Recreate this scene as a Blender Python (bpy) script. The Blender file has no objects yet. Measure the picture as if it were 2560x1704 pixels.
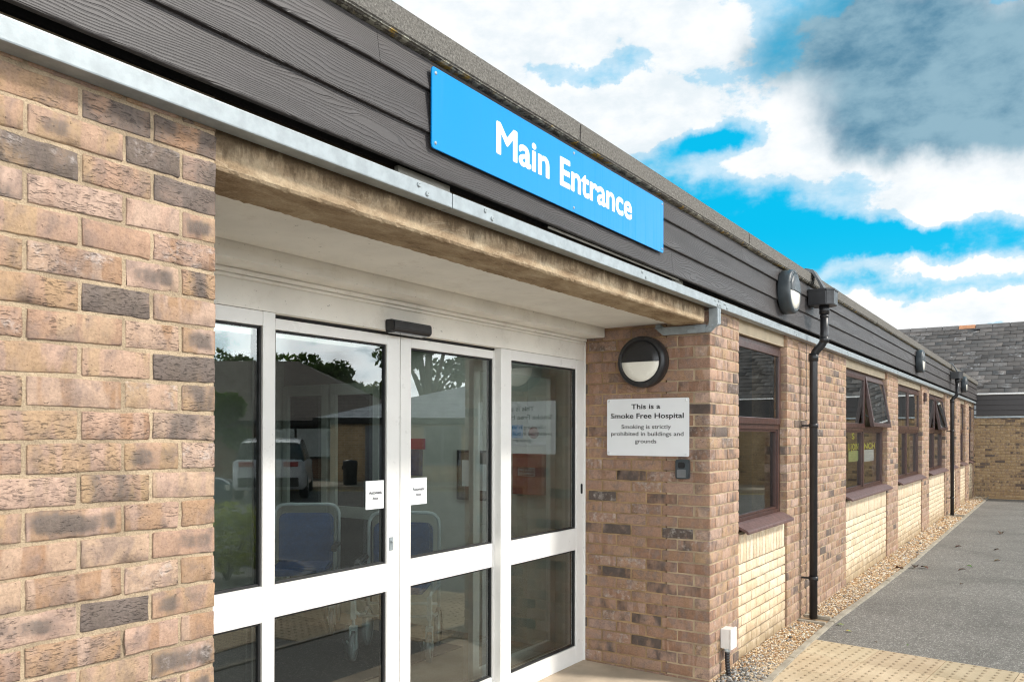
import bpy, bmesh, math, random
import numpy as np
from mathutils import Vector, Matrix

random.seed(7)
rng = np.random.default_rng(11)
S = bpy.context.scene
COL = S.collection
R = math.radians

# ------------------------------------------------------------------ camera
F_PX, YAW, PITCH, ROLL, CY = 2032.53, 0.593261, 0.0043126, 0.0021921, 1075.749
CAM = Vector((0.0, -1.88499, 1.75))
c, s = math.cos(YAW), math.sin(YAW)
fw, rt, up = Vector((c, s, 0)), Vector((s, -c, 0)), Vector((0, 0, 1))
fw2 = fw * math.cos(PITCH) + up * math.sin(PITCH)
up2 = up * math.cos(PITCH) - fw * math.sin(PITCH)
r2 = rt * math.cos(ROLL) + up2 * math.sin(ROLL)
u2 = up2 * math.cos(ROLL) - rt * math.sin(ROLL)
cd = bpy.data.cameras.new('camera')
cam = bpy.data.objects.new('camera', cd)
COL.objects.link(cam)
M4 = Matrix.Identity(4)
for i in range(3):
    M4[i][0], M4[i][1], M4[i][2], M4[i][3] = r2[i], u2[i], -fw2[i], CAM[i]
cam.matrix_world = M4
cd.sensor_width = 36
cd.lens = F_PX / 2560 * 36
cd.shift_y = (CY - 852) / 2560
cd.clip_start, cd.clip_end = 0.05, 3000
cd.dof.use_dof = True
cd.dof.focus_distance = 4.2
cd.dof.aperture_fstop = 22
S.render.engine = 'CYCLES'
S.cycles.use_denoising = True
S.cycles.denoising_prefilter = 'ACCURATE'
S.cycles.filter_width = 1.15
S.cycles.sample_clamp_indirect = 6
S.camera = cam

# ------------------------------------------------------------------ light
S.view_settings.view_transform = 'Standard'
S.view_settings.look = 'None'
S.view_settings.gamma = 1
S.view_settings.exposure = 0.36
SUN = Vector((0.34, -0.72, 0.70)).normalized()
sd = bpy.data.lights.new('sun', 'SUN')
sd.energy = 3.15
sd.angle = R(7)
sd.color = (1.0, 0.95, 0.88)
so = bpy.data.objects.new('sun', sd)
so.rotation_euler = SUN.to_track_quat('Z', 'Y').to_euler()
so.location = (2, -6, 9)
COL.objects.link(so)


class NT:
    """tiny node-tree helper"""
    def __init__(self, tree):
        self.t = tree
        tree.nodes.clear()

    def n(self, kind, ins=None, **props):
        nd = self.t.nodes.new(kind)
        for k, v in props.items():
            setattr(nd, k, v)
        for k, v in (ins or {}).items():
            sock = nd.inputs[k]
            if hasattr(v, 'links') or isinstance(v, bpy.types.NodeSocket):
                self.t.links.new(v, sock)
            else:
                sock.default_value = v
        return nd

    def math(self, op, a, b=None, c=None, clamp=False):
        ins = {0: a}
        if b is not None: ins[1] = b
        if c is not None: ins[2] = c
        return self.n('ShaderNodeMath', ins, operation=op, use_clamp=clamp).outputs[0]

    def vmath(self, op, a, b=None):
        ins = {0: a}
        if b is not None: ins[1] = b
        nd = self.n('ShaderNodeVectorMath', ins, operation=op)
        return nd.outputs[1] if op in ('DOT_PRODUCT', 'LENGTH') else nd.outputs[0]

    def mix(self, f, a, b, mode='MIX'):
        nd = self.n('ShaderNodeMix', data_type='RGBA', blend_type=mode)
        for k, v in ((0, f), (6, a), (7, b)):
            if isinstance(v, bpy.types.NodeSocket):
                self.t.links.new(v, nd.inputs[k])
            elif k == 0:
                nd.inputs[k].default_value = v
            else:
                nd.inputs[k].default_value = (*v, 1) if len(v) == 3 else v
        return nd.outputs[2]

    def ramp(self, f, stops, interp='LINEAR'):
        nd = self.n('ShaderNodeValToRGB', {0: f})
        cr = nd.color_ramp
        cr.interpolation = interp
        while len(cr.elements) < len(stops):
            cr.elements.new(0.5)
        for e, (p, col) in zip(cr.elements, stops):
            e.position = p
            e.color = (*col, 1) if not isinstance(col, (int, float)) else (col, col, col, 1)
        return nd.outputs[0]

    def noise(self, vec, scale, detail=3, rough=0.55, dist=0.0, dim='3D'):
        return self.n('ShaderNodeTexNoise', {'Vector': vec, 'Scale': scale, 'Detail': detail,
                                             'Roughness': rough, 'Distortion': dist},
                      noise_dimensions=dim).outputs[0]

    def mapr(self, v, a, b, c=0.0, d=1.0, smooth=True):
        return self.n('ShaderNodeMapRange', {0: v, 1: a, 2: b, 3: c, 4: d},
                      interpolation_type='SMOOTHSTEP' if smooth else 'LINEAR').outputs[0]

    def scale(self, vec, sc):
        return self.vmath('MULTIPLY', vec, sc)


# ------------------------------------------------------------------ sky
W = bpy.data.worlds.new('World')
S.world = W
W.use_nodes = True
nt = NT(W.node_tree)
sky = nt.n('ShaderNodeTexSky', sky_type='NISHITA', sun_disc=False)
sky.sun_elevation = math.asin(SUN.z)
sky.sun_rotation = math.atan2(SUN.x, SUN.y)
sky.air_density, sky.dust_density, sky.ozone_density = 1.0, 0.4, 2.5
tc = nt.n('ShaderNodeTexCoord').outputs['Generated']
sp = nt.n('ShaderNodeSeparateXYZ', {0: tc})
phi = nt.math('MULTIPLY', nt.math('ARCTAN2', sp.outputs[1], sp.outputs[0]), 57.29578)
the = nt.math('MULTIPLY', nt.math('ARCSINE', sp.outputs[2]), 57.29578)
ang = nt.n('ShaderNodeCombineXYZ', {0: phi, 1: the, 2: 0.0}).outputs[0]
# wobble the sky coordinate so that no cloud bank has a smooth outline
wob = nt.n('ShaderNodeTexNoise', {'Vector': tc, 'Scale': 9.0, 'Detail': 6.0, 'Roughness': 0.6})
wv = nt.scale(nt.vmath('SUBTRACT', wob.outputs['Color'], (0.5, 0.5, 0.5)), (7.0, 5.5, 0.0))
angw = nt.vmath('ADD', ang, wv)


def blobs(lst):
    tot = None
    for (x, y, sx, sy, a) in lst:
        d = nt.scale(nt.vmath('SUBTRACT', angw, (x, y, 0)), (1 / sx, 1 / sy, 0))
        g = nt.math('MULTIPLY', nt.math('EXPONENT', nt.math('MULTIPLY', nt.vmath('DOT_PRODUCT', d, d), -1.0)), a)
        tot = g if tot is None else nt.math('ADD', tot, g)
    return tot


cov = blobs([(38, 27, 7, 7, 1.0), (30, 27.5, 6, 2.6, 0.8), (22, 26, 5, 4.5, 0.9), (33, 21.5, 5, 3.5, 0.6),
             (25, 21.3, 5.5, 2.2, 0.75), (14.5, 18.2, 3.6, 3.2, 1.0), (8, 23, 7, 4.8, 1.2), (4, 17.5, 5, 3.2, 0.95),
             (4, 14, 4.6, 2.2, 0.9), (9.5, 14, 2.6, 1.6, 0.55), (6, 10.4, 9, 0.7, 0.6), (4, 7.6, 9, 1.5, 1.1), (20, 17.5, 4, 1.2, 0.45), (27, 20.8, 6, 2.6, 0.55),
             (-6, 20, 6, 12, 0.9),
             (27, 23.8, 5, 0.8, -0.5), (20, 19.2, 3, 0.8, -0.55), (13, 13.4, 3.5, 1.0, -0.45), (7.2, 12.0, 6, 0.9, -0.75), (5, 9.2, 8, 0.5, -0.35),
             (-1, 14.5, 2.2, 1.2, -0.4)])
dark = blobs([(10.5, 24.5, 4.5, 3.0, 0.9), (4.0, 22, 6, 4.2, 1.1), (7.5, 18.8, 4.6, 2.4, 0.85), (0, 18.5, 5, 3, 1.0), (14.5, 25.5, 4, 2.2, 0.5), (16.5, 23.5, 3.5, 2.2, 0.55), (12, 20.5, 4, 1.8, 0.35)])
cn = nt.noise(nt.scale(tc, (1, 1, 1.9)), 5.0, 13, 0.60, 0.0)
cnf = nt.noise(nt.scale(tc, (1, 1, 1.9)), 17.0, 12, 0.62, 0.0)
cn2 = nt.noise(nt.scale(tc, (1, 1, 2.2)), 3.0, 9, 0.55, 0.0)
away = nt.math('ABSOLUTE', nt.math('SUBTRACT', phi, 18))
elsew = nt.mapr(away, 26, 40, 0.0, 0.74)
field = nt.math('ADD', nt.math('ADD', cov, elsew), nt.math('MULTIPLY', nt.math('SUBTRACT', cn, 0.5), 1.7))
field = nt.math('ADD', field, nt.math('MULTIPLY', nt.math('SUBTRACT', cnf, 0.5), 0.75))
# crisp heaps of cumulus where the cover is thick, thin veil where it is not
alpha = nt.math('MAXIMUM', nt.mapr(field, 0.42, 0.72), nt.math('MULTIPLY', nt.mapr(field, -0.05, 0.62), 0.62))
dk = nt.math('ADD', dark, nt.math('MULTIPLY', nt.math('SUBTRACT', cn2, 0.5), 0.9))
dk = nt.math('ADD', dk, nt.math('MULTIPLY', nt.math('SUBTRACT', cnf, 0.5), 0.35))
dk2 = nt.math('MULTIPLY', nt.mapr(cn2, 0.44, 0.66), nt.mapr(away, 28, 45, 0.0, 0.42))
dkm = nt.mapr(nt.math('ADD', dk, dk2), 0.15, 1.05)
shade = nt.mapr(nt.math('ADD', nt.math('MULTIPLY', cnf, 0.5), nt.math('MULTIPLY', cn, 0.5)), 0.36, 0.60)
white = nt.mix(shade, (6.3, 6.95, 7.35), (8.1, 8.2, 8.3))
rear_gain = nt.math('ADD', nt.math('MULTIPLY', nt.mapr(away, 27, 46, 0.0, 1.0), nt.mapr(the, 10, 22, 4.6, -0.4)), 1.0)  # added gain: low cloud behind the camera boosted for reflections, high cloud dimmed
white = nt.vmath('MULTIPLY', white, nt.n('ShaderNodeCombineXYZ', {0: rear_gain, 1: rear_gain, 2: rear_gain}).outputs[0])
grey = nt.mix(shade, (0.7, 1.9, 2.9), (2.3, 3.75, 4.6))
cloud = nt.mix(dkm, white, grey)
# clear sky: Nishita, its blue deepened toward the photograph's cyan
clear = nt.mix(1.0, sky.outputs[0], (0.08, 1.28, 1.5), 'MULTIPLY')
hor = nt.mapr(the, 4.0, 14.0)
clear = nt.mix(0.85, clear, nt.mix(hor, (0.55, 4.75, 6.6), (0.01, 4.3, 6.95)))
skyc = nt.mix(alpha, clear, cloud)
bg = nt.n('ShaderNodeBackground', {0: skyc, 1: 0.1})
nt.t.links.new(bg.outputs[0], nt.n('ShaderNodeOutputWorld').inputs[0])

# ------------------------------------------------------------------ object helpers


def tag(o, label=None, cat=None, group=None, kind=None):
    if label: o['label'] = label
    if cat: o['category'] = cat
    if group: o['group'] = group
    if kind: o['kind'] = kind
    return o


def empty(name, loc=(0, 0, 0), rz=0.0, label=None, cat=None, group=None):
    o = bpy.data.objects.new(name, None)
    o.empty_display_size = 0.1
    COL.objects.link(o)
    o.location = loc
    o.rotation_euler = (0, 0, rz)
    return tag(o, label, cat, group)


def link(name, me, mat=None, parent=None):
    o = bpy.data.objects.new(name, me)
    COL.objects.link(o)
    if mat is not None:
        me.materials.append(mat)
    if parent is not None:
        o.parent = parent
    return o


def copy_tree(o, parent=None):
    k = o.copy()
    COL.objects.link(k)
    if parent is not None:
        k.parent = parent
    for ch in list(o.children):
        copy_tree(ch, k)
    return k


class MB:
    """collects shapes into one bmesh"""
    def __init__(self):
        self.b = bmesh.new()

    def box(self, lo, hi, bev=0.0, mat=None):
        x0, y0, z0 = lo
        x1, y1, z1 = hi
        vs = [self.b.verts.new(p) for p in ((x0, y0, z0), (x1, y0, z0), (x1, y1, z0), (x0, y1, z0),
                                            (x0, y0, z1), (x1, y0, z1), (x1, y1, z1), (x0, y1, z1))]
        fs = [self.b.faces.new([vs[i] for i in q]) for q in
              ((3, 2, 1, 0), (4, 5, 6, 7), (0, 1, 5, 4), (1, 2, 6, 5), (2, 3, 7, 6), (3, 0, 4, 7))]
        if bev > 0:
            es = list({e for f in fs for e in f.edges})
            r = bmesh.ops.bevel(self.b, geom=es, offset=bev, segments=2, affect='EDGES', profile=0.6)
            vs = list({v for f in r['faces'] for v in f.verts})
        if mat is not None:
            bmesh.ops.transform(self.b, matrix=mat, verts=list({v for v in vs}))
        return self

    def prism(self, pts, axis, a, b, bev=0.0):
        """polygon pts (2-D) in the plane across `axis`, from a to b"""
        def P(p, t):
            u, v = p
            return {'x': (t, u, v), 'y': (u, t, v), 'z': (u, v, t)}[axis]
        A = [self.b.verts.new(P(p, a)) for p in pts]
        B = [self.b.verts.new(P(p, b)) for p in pts]
        fs = [self.b.faces.new(A), self.b.faces.new(B[::-1])]
        n = len(pts)
        for i in range(n):
            fs.append(self.b.faces.new((A[i], B[i], B[(i + 1) % n], A[(i + 1) % n])))
        bmesh.ops.recalc_face_normals(self.b, faces=fs)
        if bev > 0:
            bmesh.ops.bevel(self.b, geom=list({e for f in fs for e in f.edges}), offset=bev, segments=2, affect='EDGES')
        return self

    def tube(self, pts, r, n=10, cap=True):
        pts = [Vector(p) for p in pts]
        rad = r if isinstance(r, (list, tuple)) else [r] * len(pts)
        prev = None
        rings = []
        for i, p in enumerate(pts):
            t = (pts[min(i + 1, len(pts) - 1)] - pts[max(i - 1, 0)]).normalized()
            if prev is None:
                a = Vector((0, 0, 1)) if abs(t.z) < 0.9 else Vector((1, 0, 0))
                prev = t.cross(a).normalized()
            prev = (prev - t * prev.dot(t)).normalized()
            q = t.cross(prev)
            rings.append([self.b.verts.new(p + (prev * math.cos(2 * math.pi * k / n) + q * math.sin(2 * math.pi * k / n)) * rad[i])
                          for k in range(n)])
        for a, b in zip(rings, rings[1:]):
            for k in range(n):
                self.b.faces.new((a[k], a[(k + 1) % n], b[(k + 1) % n], b[k])).smooth = True
        if cap:
            self.b.faces.new(rings[0][::-1])
            self.b.faces.new(rings[-1])
        return self

    def lathe(self, prof, n=40, M=None, ang0=0.0, ang1=2 * math.pi):
        """profile of (radius, height) about local z, placed by matrix M"""
        M = M or Matrix.Identity(4)
        full = abs(ang1 - ang0 - 2 * math.pi) < 1e-6
        m = n if full else n + 1
        rings = []
        for r, z in prof:
            if r < 1e-6:
                rings.append([self.b.verts.new(M @ Vector((0, 0, z)))])
            else:
                rings.append([self.b.verts.new(M @ Vector((r * math.cos(ang0 + (ang1 - ang0) * k / n), r * math.sin(ang0 + (ang1 - ang0) * k / n), z)))
                              for k in range(m)])
        for a, b in zip(rings, rings[1:]):
            for k in range(n):
                k2 = (k + 1) % m
                if len(a) == 1 and len(b) == 1: continue
                if len(a) == 1: f = self.b.faces.new((a[0], b[k], b[k2]))
                elif len(b) == 1: f = self.b.faces.new((a[k], a[k2], b[0]))
                else: f = self.b.faces.new((a[k], a[k2], b[k2], b[k]))
                f.smooth = True
        return self

    def quad(self, *ps):
        self.b.faces.new([self.b.verts.new(p) for p in ps])
        return self

    def build(self, name, mat=None, parent=None, fix=True):
        if fix:
            bmesh.ops.recalc_face_normals(self.b, faces=self.b.faces)
        me = bpy.data.meshes.new(name)
        self.b.to_mesh(me)
        self.b.free()
        return link(name, me, mat, parent)


def box(name, lo, hi, mat, parent=None, bev=0.0):
    return MB().box(lo, hi, bev).build(name, mat, parent)


def arc(cx, cy, r, a0, a1, n=6):
    return [(cx + r * math.cos(a0 + (a1 - a0) * i / n), cy + r * math.sin(a0 + (a1 - a0) * i / n)) for i in range(n + 1)]


def rrect(x0, y0, x1, y1, r, n=5):
    return (arc(x1 - r, y0 + r, r, -math.pi / 2, 0, n) + arc(x1 - r, y1 - r, r, 0, math.pi / 2, n) +
            arc(x0 + r, y1 - r, r, math.pi / 2, math.pi, n) + arc(x0 + r, y0 + r, r, math.pi, 1.5 * math.pi, n))


def bend(pts, r=0.05, n=5):
    """polyline with its corners rounded"""
    P = [Vector(p) for p in pts]
    out = [P[0]]
    for a, b, c_ in zip(P, P[1:], P[2:]):
        d1, d2 = (a - b), (c_ - b)
        q = min(r, d1.length * 0.49, d2.length * 0.49)
        s0, s1 = b + d1.normalized() * q, b + d2.normalized() * q
        for i in range(n + 1):
            t = i / n
            out.append(s0 * (1 - t) ** 2 + b * 2 * t * (1 - t) + s1 * t * t)
    out.append(P[-1])
    return out


def text_mesh(body, bold=0.0):
    cu = bpy.data.curves.new('txt', 'FONT')
    cu.body = body
    cu.size = 1.0
    cu.offset = bold
    cu.resolution_u = 6
    cu.fill_mode = 'BOTH'
    o = bpy.data.objects.new('txt', cu)
    COL.objects.link(o)
    bpy.context.view_layer.update()
    me = bpy.data.meshes.new_from_object(o.evaluated_get(bpy.context.evaluated_depsgraph_get()))
    bpy.data.objects.remove(o)
    bpy.data.curves.remove(cu)
    return me


def text_fit(lines, O, U, V, mat, parent, name='lettering', N=None, lift=0.002, inv=None):
    """lines: (body, u0, u1, v_base, cap height, weight); each line is one mesh in the plane O + U*u + V*v.
    Weight thickens the strokes by laying shifted copies a hair apart."""
    O, U, V = Vector(O), Vector(U), Vector(V)
    N = U.cross(V)
    out = []
    capme = text_mesh('E')
    y0 = min(v.co.y for v in capme.vertices)
    ch = max(v.co.y for v in capme.vertices) - y0
    for body, u0, u1, vb, cap, bold in lines:
        bm = bmesh.new()
        src = text_mesh(body)
        co = np.array([v.co[:] for v in src.vertices])
        x0, x1 = co[:, 0].min() - bold, co[:, 0].max() + bold
        su, sv = (u1 - u0) / (x1 - x0), cap / (ch + 2 * bold)
        k = 16 if bold else 1
        for i in range(k):
            me = src.copy()
            dx, dy = (bold * math.cos(i * math.pi / 8), bold * math.sin(i * math.pi / 8)) if bold else (0, 0)
            for v, c_ in zip(me.vertices, co):
                v.co = O + U * (u0 + (c_[0] + dx - x0) * su) + V * (vb + (c_[1] + dy - y0 + bold) * sv) + N * (lift + i * 2e-5)
            bm.from_mesh(me)
            bpy.data.meshes.remove(me)
        me = bpy.data.meshes.new(name)
        bm.to_mesh(me)
        bm.free()
        o = link(name, me, mat, parent)
        if inv is not None: o.matrix_parent_inverse = inv
        out.append(o)
    return out


# ------------------------------------------------------------------ materials
def newmat(name):
    m = bpy.data.materials.new(name)
    m.use_nodes = True
    return m, NT(m.node_tree)


def finish(n, col, rough=0.6, bump=None, bstr=0.3, bdist=0.01, metal=0.0, spec=0.5):
    b = n.n('ShaderNodeBsdfPrincipled', {'Base Color': col if isinstance(col, bpy.types.NodeSocket) else (*col, 1),
                                         'Roughness': rough, 'Metallic': metal, 'Specular IOR Level': spec})
    if bump is not None:
        bp = n.n('ShaderNodeBump', {'Height': bump, 'Strength': bstr, 'Distance': bdist})
        n.t.links.new(bp.outputs[0], b.inputs['Normal'])
    n.t.links.new(b.outputs[0], n.n('ShaderNodeOutputMaterial').inputs[0])
    return b


def simple(name, col, rough=0.5, var=0.12, scale=8.0, bump=0.0, metal=0.0, spec=0.5, speck=0.0, dirt=0.0):
    m, n = newmat(name)
    oc = n.n('ShaderNodeTexCoord').outputs['Object']
    f = n.noise(oc, scale, 5, 0.6)
    colr = n.mix(n.mapr(f, 0.3, 0.7), tuple(x * (1 - var) for x in col), tuple(min(1, x * (1 + var)) for x in col))
    if speck:
        sp_ = n.mapr(n.noise(oc, 90, 2, 0.6), 0.70, 0.78)
        colr = n.mix(n.math('MULTIPLY', sp_, speck), colr, tuple(x * 0.35 for x in col))
    if dirt:
        d1 = n.mapr(n.noise(n.scale(oc, (1, 1, 1.6)), 24, 6, 0.8), 0.635, 0.68)
        d2 = n.mapr(n.noise(n.scale(oc, (1, 1, 1)), 5.5, 6, 0.75), 0.53, 0.70)
        colr = n.mix(n.math('MULTIPLY', d1, dirt), colr, (0.10, 0.075, 0.05))
        colr = n.mix(n.math('MULTIPLY', d2, dirt * 0.3), colr, (0.38, 0.30, 0.20))
    rg = n.mapr(n.noise(oc, scale * 3, 3), 0.3, 0.7, rough * 0.85, min(1, rough * 1.15))
    finish(n, colr, rg, n.noise(oc, scale * 12, 4) if bump else None, bump, 0.004, metal, spec)
    return m


def brick_mat(name, tones, darkc, palec, cracks=1.0, darkscale=1.0, greyc=(0.225, 0.165, 0.14), splash=0.0):
    m, n = newmat(name)
    at = n.n('ShaderNodeAttribute', attribute_name='bc').outputs['Vector']
    bt = n.n('ShaderNodeAttribute', attribute_name='bt').outputs['Color']
    sc = n.n('ShaderNodeSeparateColor', {0: bt})
    tone, dk_, pl = sc.outputs[0], sc.outputs[1], sc.outputs[2]
    band = n.noise(n.scale(at, (1, 0.12, 1)), 17, 2, 0.5)
    cloudy = n.noise(at, 14, 4, 0.6, 0.4)
    fine = n.noise(at, 160, 4, 0.65)
    base = n.ramp(tone, tones)
    alt = n.ramp(n.math('FRACT', n.math('ADD', tone, 0.37)), tones)
    col = n.mix(n.mapr(band, 0.47, 0.54), base, n.mix(0.8, base, alt))
    col = n.mix(n.math('MULTIPLY', n.mapr(cloudy, 0.35, 0.75), 0.35), col, alt)
    # kiln flashes: dark hearts fading toward the arrises on some bricks, full bands on others
    bn = n.n('ShaderNodeAttribute', attribute_name='bn').outputs['Vector']
    sb = n.n('ShaderNodeSeparateXYZ', {0: bn})
    rim = n.math('MULTIPLY', n.mapr(sb.outputs[0], 0.0, 0.028), n.mapr(sb.outputs[1], 0.002, 0.024))
    rim = n.math('MAXIMUM', rim, n.mapr(sb.outputs[2], 0.55, 0.65))
    fl = n.math('ADD', n.math('MULTIPLY', n.math('SUBTRACT', n.noise(n.scale(at, (1, 0.5, 1)), 12 * darkscale, 3, 0.5, 0.3), 0.5), 1.7), dk_)
    fl = n.math('ADD', fl, n.math('MULTIPLY', n.math('SUBTRACT', fine, 0.5), 0.55))
    fl = n.math('ADD', fl, n.math('MULTIPLY', n.math('SUBTRACT', rim, 1.0), 0.42))
    flm = n.mapr(fl, 0.28, 0.74)
    col = n.mix(n.math('MULTIPLY', n.mapr(n.noise(n.scale(at, (1, 0.7, 1)), 19, 3, 0.6, 0.4), 0.43, 0.68), 0.68), col, greyc)
    col = n.mix(n.math('MULTIPLY', flm, 0.88), col, n.mix(cloudy, darkc, tuple(x * 2.0 for x in darkc)))
    # whitish bloom
    plm = n.mapr(n.math('ADD', n.math('MULTIPLY', n.math('SUBTRACT', n.noise(at, 26, 5, 0.7), 0.5), 1.5), pl), 0.45, 0.85)
    col = n.mix(n.math('MULTIPLY', plm, 0.7), col, palec)
    col = n.mix(1.0, col, n.ramp(n.math('ADD', n.math('MULTIPLY', fine, 0.6), n.math('MULTIPLY', n.noise(at, 48, 5, 0.7), 0.4)), [(0.28, 0.62), (0.5, 1.0), (0.72, 1.30)]), 'MULTIPLY')
    if splash:
        zz = n.n('ShaderNodeSeparateXYZ', {0: n.n('ShaderNodeTexCoord').outputs['Object']})
        ob = n.n('ShaderNodeTexCoord').outputs['Object']
        sd_ = n.math('ADD', n.math('MULTIPLY', n.math('SUBTRACT', n.noise(ob, 7, 6, 0.7), 0.5), 0.55), zz.outputs[2])
        col = n.mix(n.mapr(sd_, 0.16, 0.42, splash, 0.0), col, (0.30, 0.215, 0.12))
        st_ = n.mapr(n.noise(n.scale(ob, (9, 9, 0.8)), 1.0, 5, 0.7), 0.58, 0.70)
        col = n.mix(n.math('MULTIPLY', st_, splash * 0.35), col, (0.42, 0.33, 0.21))
    # rustic creases, running along the brick
    wv_ = n.vmath('ADD', n.scale(at, (62, 300, 62)), n.scale(n.n('ShaderNodeTexNoise', {'Vector': at, 'Scale': 30.0, 'Detail': 2.0}).outputs['Color'], (1.2, 5.5, 1.2)))
    cr = n.noise(wv_, 1.0, 3, 0.55)
    where = n.mapr(n.math('ADD', n.noise(at, 13, 2), n.math('MULTIPLY', n.math('SUBTRACT', sb.outputs[2], 0.62), 0.55)), 0.40, 0.62)
    crk = n.math('MULTIPLY', n.mapr(cr, 0.54, 0.68), n.math('MULTIPLY', n.math('ADD', where, 0.10, clamp=True), 1.0))
    pit = n.mapr(n.noise(n.scale(at, (1, 1.3, 1)), 75, 3, 0.6), 0.66, 0.74)
    hole = n.math('MAXIMUM', crk, n.math('MULTIPLY', pit, 0.8))
    col = n.mix(n.math('MULTIPLY', hole, 0.62 * cracks), col, tuple(x * 0.75 for x in darkc))
    h = n.math('SUBTRACT', n.math('ADD', n.math('MULTIPLY', fine, 0.4), n.math('MULTIPLY', cloudy, 0.5)), n.math('MULTIPLY', hole, 0.9 * cracks))
    finish(n, col, 0.88, h, 0.75, 0.0035, spec=0.25)
    return m


def mortar_mat(name, col):
    m, n = newmat(name)
    oc = n.n('ShaderNodeTexCoord').outputs['Object']
    a = n.noise(oc, 7, 4)
    g = n.noise(oc, 220, 3, 0.7)
    cc = n.mix(n.mapr(a, 0.3, 0.7), tuple(x * 0.68 for x in col), tuple(x * 1.12 for x in col))
    cc = n.mix(n.mapr(n.noise(oc, 26, 5, 0.7), 0.56, 0.72, 0, 0.5), cc, tuple(x * 0.42 for x in col))
    cc = n.mix(1.0, cc, n.ramp(g, [(0.25, 0.68), (0.5, 1.0), (0.8, 1.25)]), 'MULTIPLY')
    finish(n, cc, 0.95, n.math('ADD', g, n.noise(oc, 30, 4)), 0.8, 0.004, spec=0.2)
    return m


TAN = [(0.0, (0.39, 0.245, 0.165)), (0.25, (0.46, 0.315, 0.245)), (0.5, (0.32, 0.185, 0.112)),
       (0.72, (0.39, 0.265, 0.155)), (1.0, (0.48, 0.34, 0.27))]
M_BRICK = brick_mat('rustic_brick', TAN, (0.085, 0.07, 0.062), (0.5, 0.44, 0.41))
SHADED = [(0.0, (0.30, 0.18, 0.125)), (0.3, (0.36, 0.23, 0.17)), (0.55, (0.25, 0.14, 0.09)),
        (0.8, (0.34, 0.21, 0.13)), (1.0, (0.37, 0.25, 0.20))]
M_BRICK2 = brick_mat('shaded_brick', SHADED, (0.055, 0.046, 0.042), (0.50, 0.45, 0.41), 0.75, greyc=(0.22, 0.165, 0.145))  # darker copy of the pillar brick, porch shade put into its colours
PALE = [(0.0, (0.70, 0.56, 0.40)), (0.3, (0.76, 0.635, 0.475)), (0.6, (0.68, 0.515, 0.34)), (0.85, (0.78, 0.675, 0.53)), (1.0, (0.64, 0.475, 0.31))]
M_PALE = brick_mat('cream_brick', PALE, (0.42, 0.31, 0.18), (0.80, 0.75, 0.66), 0.22, greyc=(0.58, 0.47, 0.31), splash=0.75)
BUFF = [(0.0, (0.38, 0.27, 0.15)), (0.3, (0.44, 0.325, 0.19)), (0.6, (0.31, 0.21, 0.115)), (1.0, (0.40, 0.28, 0.155))]
M_BUFF = brick_mat('buff_brick', BUFF, (0.07, 0.055, 0.05), (0.5, 0.42, 0.3), 0.4)
M_MORT = mortar_mat('sandy_mortar', (0.46, 0.352, 0.238))
M_MORT2 = mortar_mat('brown_mortar', (0.37, 0.25, 0.14))
M_MORT3 = mortar_mat('grey_mortar', (0.30, 0.25, 0.185))
M_WHITE = simple('white_powder_coat', (0.80, 0.785, 0.755), 0.32, 0.03, 5, speck=0.35, dirt=0.18)
M_SOFFIT = simple('painted_soffit', (0.82, 0.785, 0.72), 0.6, 0.07, 2.5, speck=0.35, dirt=0.6)
M_GALV = simple('galvanised_steel', (0.31, 0.345, 0.36), 0.45, 0.12, 18, 0.05, 0.3)
M_BLACK = simple('black_plastic', (0.018, 0.018, 0.020), 0.38, 0.2, 14, 0.06)
M_GASKET = simple('black_rubber', (0.01, 0.01, 0.011), 0.6, 0.2)
M_ANTH = simple('anthracite_metal', (0.045, 0.055, 0.062), 0.45, 0.15, 12, 0.05)
M_OPAL = simple('opal_diffuser', (0.82, 0.79, 0.70), 0.25, 0.03)
M_BROWN = simple('brown_window_plastic', (0.056, 0.024, 0.019), 0.33, 0.18, 9)
M_SILL = simple('brown_sill_plastic', (0.13, 0.075, 0.068), 0.45, 0.18, 12, speck=0.3)
M_SIGNB = None
M_LETTER = simple('white_vinyl', (0.86, 0.87, 0.88), 0.4, 0.01)
M_INK = simple('black_vinyl', (0.012, 0.012, 0.014), 0.45, 0.05)
M_PLATE = simple('white_sign_plate', (0.80, 0.81, 0.82), 0.35, 0.03, 3)
M_PAPER = simple('white_paper', (0.82, 0.83, 0.84), 0.55, 0.02)
M_DARKV = simple('dark_void', (0.012, 0.010, 0.009), 0.9, 0.3)
M_REDBOX = simple('red_plastic', (0.30, 0.035, 0.03), 0.4, 0.08)
M_BLUEFAB = simple('blue_vinyl_upholstery', (0.020, 0.075, 0.22), 0.55, 0.15, 30, 0.1)
M_CHAIRF = simple('pale_grey_painted_tube', (0.50, 0.56, 0.58), 0.35, 0.05)
M_RUBBER = simple('grey_tyre_rubber', (0.22, 0.23, 0.24), 0.6, 0.1)
M_CONC = simple('concrete_edging', (0.36, 0.32, 0.255), 0.9, 0.22, 9, 0.5, speck=0.4)
M_ROOM = simple('room_plaster', (0.30, 0.30, 0.27), 0.8, 0.08)
M_LOBBYW = simple('painted_lobby_wall', (0.36, 0.37, 0.335), 0.6, 0.08)


def sign_blue():
    m, n = newmat('blue_sign_enamel')
    oc = n.n('ShaderNodeTexCoord').outputs['Object']
    st = n.mapr(n.noise(n.scale(oc, (60, 1, 1.2)), 1.0, 3), 0.4, 0.75)
    col = n.mix(n.math('MULTIPLY', st, 0.25), (0.0, 0.245, 0.62), (0.02, 0.25, 0.62))
    finish(n, col, n.mapr(st, 0, 1, 0.35, 0.5), spec=0.2)
    return m


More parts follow.
